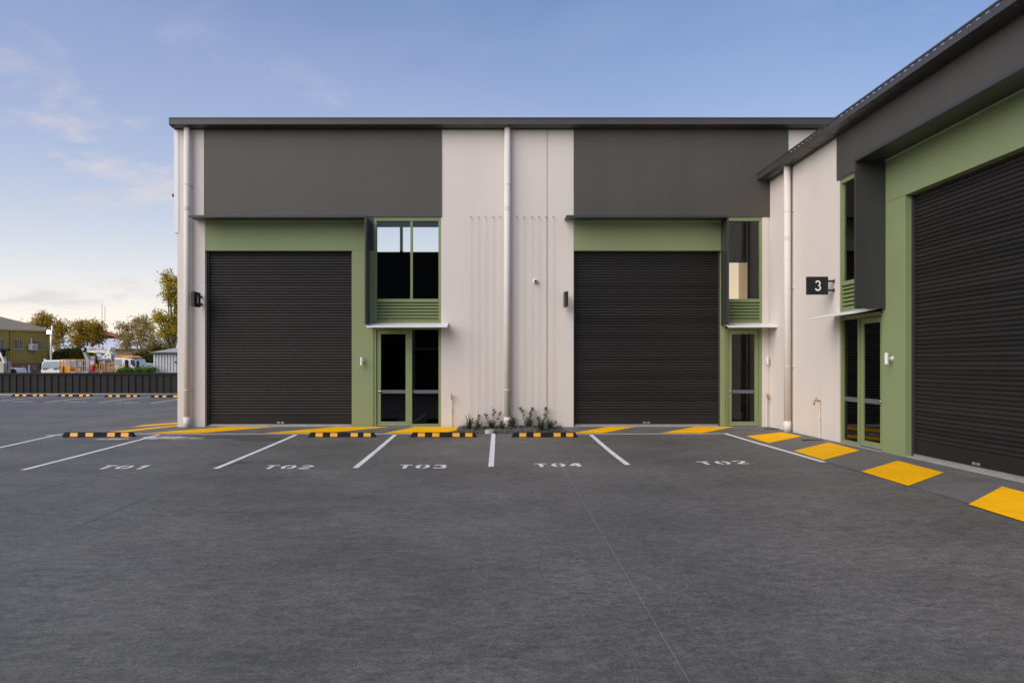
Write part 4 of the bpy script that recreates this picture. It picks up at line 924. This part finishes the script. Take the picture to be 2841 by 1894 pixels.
for x in (110, 255): MB().tube([at(x / 7.838, 860 + 1360 / 7.838, 63.9), at(x / 7.838, 860 + 1360 / 7.838, 64.2)], .36, 18).build('wheel', BLACK, vn)
MB().box(at(10, 0, 64).x, at(38, 0, 64).x, 64.2, 65.5, GZ, .6).build('chassis', BLACKP, vn)
dk = thing('dark_ute', 'dark grey utility vehicle between the white van and the brick windows', 'car', (at(48, 1030, 66).x, 66, GZ))
DARKC = mat('dark_car_paint', (.03, .032, .036), .3)
PP(k4((300, 1480), (305, 1272), (420, 1270), (445, 1320), (460, 1390), (700, 1395), (700, 1480)), 66, 1.7).build('body', DARKC, dk, bevel=.06); PP(k4((345, 1285), (410, 1285), (430, 1325), (345, 1330)), 65.98, .03).build('side_window', WGLASS, dk)
for x in (380, 640): MB().tube([(at(x / 7.838, 0, 66).x, 65.9, GZ + .4), (at(x / 7.838, 0, 66).x, 66.2, GZ + .4)], .4, 16).build('wheel', BLACK, dk)
ps = thing('grey_bollard', 'thin grey post standing behind the fence before the brick wall', 'post', (at(80, 1030, 50).x, 50, GZ)); MB().box(at(79, 0, 50).x, at(81.8, 0, 50).x, 50, 50.06, GZ, at(0, 1014, 50).z).build('shaft', TGREY, ps); MB().box(at(78.6, 0, 50).x, at(82.2, 0, 50).x, 49.99, 50.07, at(0, 1014, 50).z, at(0, 1013, 50).z).build('cap', TGREY, ps)
rt = thing('tarp_pile', 'red and white tarp heap just above the fence at far left', 'tarp', (at(15, 1036, 47).x, 47, GZ)); m_ = MB()
for k in range(7):
    c = at(-12 + k * 9, 1037.5, 47); m_.sphere((c.x, 47 + random.uniform(0, .4), c.z - .42), .45 + random.uniform(-.05, .05), 10, 6, (1, 1, .95))
m_.build('cover', REDP, rt, smooth=True); MB().box(at(-20, 0, 47).x, at(45, 0, 47).x, 47, 47.6, GZ, .3).build('pallet', TGREY, rt); c = at(38, 1037, 46.8); MB().sphere((c.x, 46.7, c.z - .3), .35, 10, 6, (1.4, .6, .9)).build('white_sheet', TRUCKW, rt, smooth=True)

# grey garden shed
SY = 50.0
SHW = mat('zinc_wall', (.50, .51, .53), .4, .3, var=.05); SHR = mat('zinc_roof', (.36, .38, .42), .4, .4, var=.08)
sh = thing('metal_shed', 'pale grey corrugated metal shed beside the front building corner', 'shed', (at(460, 1030, SY).x, SY, gh(-20, SY)))
a_ = at(425, 979, SY); x0, ze = a_.x, a_.z; zb_ = gh(-20, SY); m_ = MB(); n = 22; pw_ = .19
for i in range(n): m_.prism([(x0 + i * pw_, SY + .04, zb_), (x0 + i * pw_ + .05, SY, zb_), (x0 + i * pw_ + .13, SY, zb_), (x0 + i * pw_ + .16, SY + .04, zb_), (x0 + i * pw_ + pw_, SY + .05, zb_), (x0 + i * pw_, SY + .05, zb_)], (0, 0, ze - zb_ + .0))
m_.box(x0, x0 + n * pw_, SY + .06, SY + 4, zb_, ze - .01); m_.build('wall', SHW, sh)
top = at(492, 966, SY + 1.5); m_ = MB(); m_.prism([(x0 - .12, SY - .15, ze), (x0 - .12, SY - .15, ze + .05), (x0 + 2.1, SY - .15, ze + .42), (x0 + n * pw_ + .12, SY - .15, ze + .05), (x0 + n * pw_ + .12, SY - .15, ze)], (0, 4.3, 0)); m_.build('roof', SHR, sh)
MB().box(x0 - .16, x0 + n * pw_ + .16, SY - .22, SY - .14, ze - .06, ze + .05).build('gutter', DMETAL, sh)
lt = at(487, 1004, SY); MB().box(lt.x - .05, lt.x + .05, SY - .05, SY, lt.z - .06, lt.z + .06).build('latch', DMETAL, sh)

# long low building far behind, with red gable
FBY = 112.0
fb = thing('far_hall', 'long low hall with white roof and red gable beyond the trees', 'building', (at(320, 1030, FBY).x, FBY, GZ))
PB(150, 966, 620, 1050, FBY, 8).build('wall', mat('tan_brick', (.26, .17, .11), .85, var=.15, vscale=1), fb)
m_ = MB(); m_.prism([at(145, 967, FBY - .6), at(630, 967, FBY - .6), at(630, 942, FBY + 6), at(145, 942, FBY + 6)], (0, 0, .2)); m_.build('roof', mat('white_roof', (.62, .66, .74), .5, var=.05), fb)
PP([(225, 960), (225, 925), (278, 922), (330, 938), (330, 960)], FBY + 7, 1.5).build('upper_hall', mat('dark_gable', (.03, .028, .03), .7), fb)
PP([(215, 938), (215, 932), (275, 915), (280, 918), (332, 932), (332, 938), (278, 924)], FBY + 5.5, 2.2).build('red_gable_roof', mat('red_roof', (.28, .05, .045), .6), fb)
for u, v, lab in ((283, 842, 'thin radio mast standing just left of its twin above the far red gable'), (291, 850, 'thin radio mast just right of its twin above the far red gable')):
    c = at(u, 930, 190); t = thing('radio_mast', lab, 'mast', (c.x, 190, GZ), 'radio masts'); zt = at(u, v, 190).z
    MB().tube([(c.x, 190, GZ), (c.x, 190, zt)], [.10, .05], 6).build('shaft', mat('mast_red', (.45, .22, .17), .6), t)
    MB().box(c.x - .3, c.x + .3, 189.7, 190.3, GZ, GZ + .4).build('footing', SILL, t)

# ------------------------------------------------------------------ trees
def leafmat(name, col, tr=.5):
    m = bpy.data.materials.new(name); m.use_nodes = True; t = m.node_tree; t.nodes.clear(); o = t.nodes.new('ShaderNodeOutputMaterial')
    g = t.nodes.new('ShaderNodeNewGeometry'); n = t.nodes.new('ShaderNodeTexNoise'); n.inputs['Scale'].default_value = 1.6; n.inputs['Detail'].default_value = 4; t.links.new(g.outputs['Position'], n.inputs['Vector'])
    r = t.nodes.new('ShaderNodeMapRange'); r.inputs['From Min'].default_value = .3; r.inputs['From Max'].default_value = .7; r.inputs['To Min'].default_value = .6; r.inputs['To Max'].default_value = 1.5; t.links.new(n.outputs['Fac'], r.inputs['Value'])
    s = t.nodes.new('ShaderNodeVectorMath'); s.operation = 'SCALE'; s.inputs[0].default_value = col; t.links.new(r.outputs[0], s.inputs['Scale'])
    d = t.nodes.new('ShaderNodeBsdfDiffuse'); tl = t.nodes.new('ShaderNodeBsdfTranslucent'); mx = t.nodes.new('ShaderNodeMixShader'); mx.inputs[0].default_value = tr
    t.links.new(s.outputs[0], d.inputs[0]); t.links.new(s.outputs[0], tl.inputs[0]); t.links.new(d.outputs[0], mx.inputs[1]); t.links.new(tl.outputs[0], mx.inputs[2]); t.links.new(mx.outputs[0], o.inputs[0]); return m
LG = leafmat('gum_leaf_sunlit', (.38, .27, .045), .55); LG2 = leafmat('gum_leaf_pale_sunlit', (.40, .31, .11), .55); LDK = leafmat('dark_leaf', (.080, .085, .020), .4); LHE = leafmat('hedge_leaf', (.10, .18, .02), .35); LYE = leafmat('yellow_green_leaf', (.42, .33, .03), .55)  # low golden sunlight is put into the gum and yellow-green leaf colours
BARK = mat('bark', (.16, .13, .10), .9, var=.3, vscale=3); PBARK = mat('pale_bark', (.36, .29, .22), .85, var=.25, vscale=2)
def leaves(mb_pts, size, asp, droop):
    n = len(mb_pts); P = np.array(mb_pts); th = rng.uniform(0, 2 * np.pi, n); el = rng.normal(-droop, .5, n)
    dv = np.stack([np.cos(th) * np.cos(el), np.sin(th) * np.cos(el), np.sin(el)], 1); rv = rng.normal(size=(n, 3)); sd = np.cross(dv, rv); sd /= np.linalg.norm(sd, axis=1)[:, None] + 1e-9
    ln = size * rng.uniform(.6, 1.4, n)[:, None]; w = ln * asp
    V = np.stack([P - dv * ln * .5, P + sd * w * .5, P + dv * ln * .5, P - sd * w * .5], 1).reshape(-1, 3); return V
def leafmesh(name, V, m, parent):
    n = len(V) // 4; me = bpy.data.meshes.new(name); off = wloc(parent); V = V - np.array(off)
    me.vertices.add(4 * n); me.vertices.foreach_set('co', V.astype(np.float32).ravel()); me.loops.add(4 * n); me.loops.foreach_set('vertex_index', np.arange(4 * n, dtype=np.int32))
    me.polygons.add(n); me.polygons.foreach_set('loop_start', np.arange(0, 4 * n, 4, dtype=np.int32)); me.update(); me.validate(); me.materials.append(m)
    o = bpy.data.objects.new(name, me); COL.objects.link(o); o.parent = parent; return o
def tree(name, label, cat, base, blobs, Y, lm, bark, dens=1.0, size=.28, asp=.35, droop=.5, tr=.22, dep=1.0, group=None, clump=.32, fork=.35):
    bp_ = at(base, 1030, Y); gz = GZ; t = thing(name, label, cat, (bp_.x, Y, gz), group); tb = MB(); pts = []
    cs = [at(u, v, Y) for u, v, _, _ in blobs]; low = min(c.z for c in cs); fk = Vector((bp_.x, Y, gz + (low - gz) * fork + .3))
    tb.tube([(bp_.x, Y, gz - .05), (bp_.x + .05, Y, (gz + fk.z) / 2), fk], [tr, tr * .85, tr * .75], 7)
    for (u, v, ru, rv), c in zip(blobs, cs):
        rx, rz = ru * Y / F, rv * Y / F; ry = dep * (rx + rz) * .5
        c = c + Vector((0, random.uniform(-.5, .5) * ry, 0)); md = fk.lerp(c, .5) + Vector((random.uniform(-.3, .3) * rx, random.uniform(-.3, .3), .15 * rz))
        tb.tube([fk, md, c], [tr * .55, tr * .35, tr * .16], 5)
        k = max(5, int(9 * (rx * rz) ** .5 * dens * 2.2))
        for _ in range(k):
            d = Vector(rng.normal(size=3)).normalized() * random.uniform(.45, 1.0) ** .6; q = c + Vector((d.x * rx, d.y * ry, d.z * rz))
            if random.random() < .55: tb.tube([c.lerp(md, random.uniform(0, .5)), q.lerp(c, .45) + Vector((0, 0, .05)), q], [tr * .12, tr * .07, tr * .03], 4, cap=False)
            m_ = int(60 * dens * (clump / .32) ** 2); g_ = rng.normal(0, clump, (m_, 3)) * np.array([1, 1, .75]); pts += list(np.array(q) + g_)
    tb.build('trunk', bark, t, smooth=True); leafmesh('crown', leaves(pts, size, asp, droop), lm, t); return t
tree('gum_tree', 'sunlit gum tree with tall ragged top behind the olive roof', 'tree', 118, [(85, 918, 16, 18), (120, 905, 13, 20), (119, 882, 8, 16), (138, 890, 8, 15), (155, 915, 20, 18), (172, 912, 14, 22), (60, 902, 14, 8), (100, 900, 10, 14), (150, 940, 24, 20)], 88, LG, BARK, 1.0, group='trees beyond the yard')
tree('gum_tree', 'rounded green gum tree in the middle behind the boom lift', 'tree', 240, [(222, 915, 20, 22), (245, 905, 20, 22), (265, 912, 20, 18), (240, 940, 30, 22), (272, 935, 14, 16), (215, 945, 16, 20)], 86, LG, BARK, 1.0, group='trees beyond the yard')
tree('gum_tree', 'wide sparse golden gum tree right of the red gable', 'tree', 392, [(345, 920, 22, 22), (372, 908, 22, 24), (405, 903, 24, 26), (425, 925, 20, 26), (385, 940, 36, 22), (350, 950, 22, 20), (415, 955, 30, 18), (450, 960, 24, 18)], 84, LG2, PBARK, .85, size=.26, tr=.26, group='trees beyond the yard', fork=.2)
tree('gum_tree', 'tall leaning gum tree against the front building corner', 'tree', 482, [(463, 768, 8, 14), (472, 790, 13, 16), (484, 815, 14, 20), (468, 825, 14, 12), (490, 850, 12, 22), (484, 890, 14, 26), (440, 875, 12, 7), (452, 890, 14, 9), (435, 888, 9, 6), (470, 915, 16, 16), (455, 930, 14, 10), (496, 930, 14, 26), (500, 790, 14, 30)], 56, LYE, BARK, 1.5, size=.2, clump=.22, tr=.2, group='trees beyond the yard', fork=.6)
tree('bare_shrub', 'thin leafless-looking shrub between the pole and the middle gum tree', 'shrub', 158, [(160, 950, 22, 24), (178, 965, 22, 20), (150, 985, 18, 18), (185, 985, 18, 16)], 80, LG2, PBARK, .40, size=.2, tr=.1, group='shrubs beyond the yard', fork=.1)
tree('shrub', 'dark conifer shrub behind the orange crate', 'shrub', 185, [(175, 1000, 22, 24), (195, 990, 18, 20), (212, 1000, 16, 24)], 76, LDK, BARK, 1.7, droop=.1, tr=.12, group='shrubs beyond the yard', fork=.1)
tree('shrub', 'dark rounded shrub behind the folded boom elbow', 'shrub', 240, [(228, 985, 18, 22), (250, 985, 20, 18), (260, 1000, 20, 20)], 76, LDK, BARK, 1.6, droop=.1, tr=.12, group='shrubs beyond the yard', fork=.1)
tree('shrub', 'dark shrub mass between the parked trucks and the grey shed', 'shrub', 408, [(405, 1000, 18, 20), (425, 1005, 16, 20), (385, 1005, 14, 16), (445, 990, 18, 20)], 72, LDK, BARK, 1.6, droop=.1, tr=.12, group='shrubs beyond the yard', fork=.1)
tree('hedge', 'bright green hedge right behind the fence beside the shed', 'hedge', 380, [(340 + 14 * k, 1030 + random.uniform(-1, 1), 11, 8) for k in range(7)] + [(328, 1034, 10, 6)], 49.5, LHE, BARK, 3.2, size=.1, asp=.55, droop=0, tr=.05, clump=.14, fork=.1)
for k, (u, v) in enumerate(((487, 985), (489, 1012))): pass
# distant tree line and street trees beyond the picture's left edge
pts = []
for k in range(420):
    X = rng.uniform(-190, 60); Y = rng.uniform(135, 160); h = rng.uniform(2.0, 6.2) * (1 if X < -20 else 1.15); c = np.array([X, Y, GZ + h * .5]); g_ = rng.normal(0, 1, (46, 3)) * np.array([1.5, 1.5, h * .28]); pts += list(c + g_)
far = empty('distant_tree_line', (-60, 145, GZ)); tag(far, 'hazy line of distant trees along the horizon', 'trees', kind='stuff'); lo_ = leafmesh('foliage', leaves(pts, .7, .6, .2), LG2, far); lo_['kind'] = 'stuff'

# ------------------------------------------------------------------ the unit across the driveway, seen only in the door glass
OYP = -12.0
op = thing('opposite_warehouse', 'warehouse across the driveway, seen only as a reflection in the glass doors', 'building', (-8, OYP, -0.3))
def Mo(s, d, z): return (s, OYP + d, z)
B(op, Mo, 'wall_panel', BEIGE, (-26, 4.5, -8, 0, -0.4, 9.0)); B(op, Mo, 'dark_panel', CHAR, (-9, -3, 0.001, .03, 5.3, 8.9), (-17.5, -11.5, .001, .03, 5.3, 8.9), (-1.5, 4.2, .001, .03, 5.3, 8.9))
B(op, Mo, 'roller_door', SLAT, (-9, -5.2, .001, .02, -.2, 4.5)); B(op, Mo, 'roller_door', SLAT, (-17.5, -13.7, .001, .02, -.2, 4.5)); B(op, Mo, 'roller_door', SLAT, (-1.2, 2.4, .001, .02, -.2, 4.5))
B(op, Mo, 'entry', SIGNB, (-5, -3.2, .001, .02, -.2, 5.3), (-13.5, -11.7, .001, .02, -.2, 5.3)); B(op, Mo, 'awning', WHITE, (-5.1, -3.0, .02, .55, 2.6, 2.68)); B(op, Mo, 'awning', WHITE, (-13.6, -11.5, .02, .55, 2.6, 2.68)); B(op, Mo, 'gutter', GUTTER, (-26.1, 4.6, 0.04, .25, 8.95, 9.15))
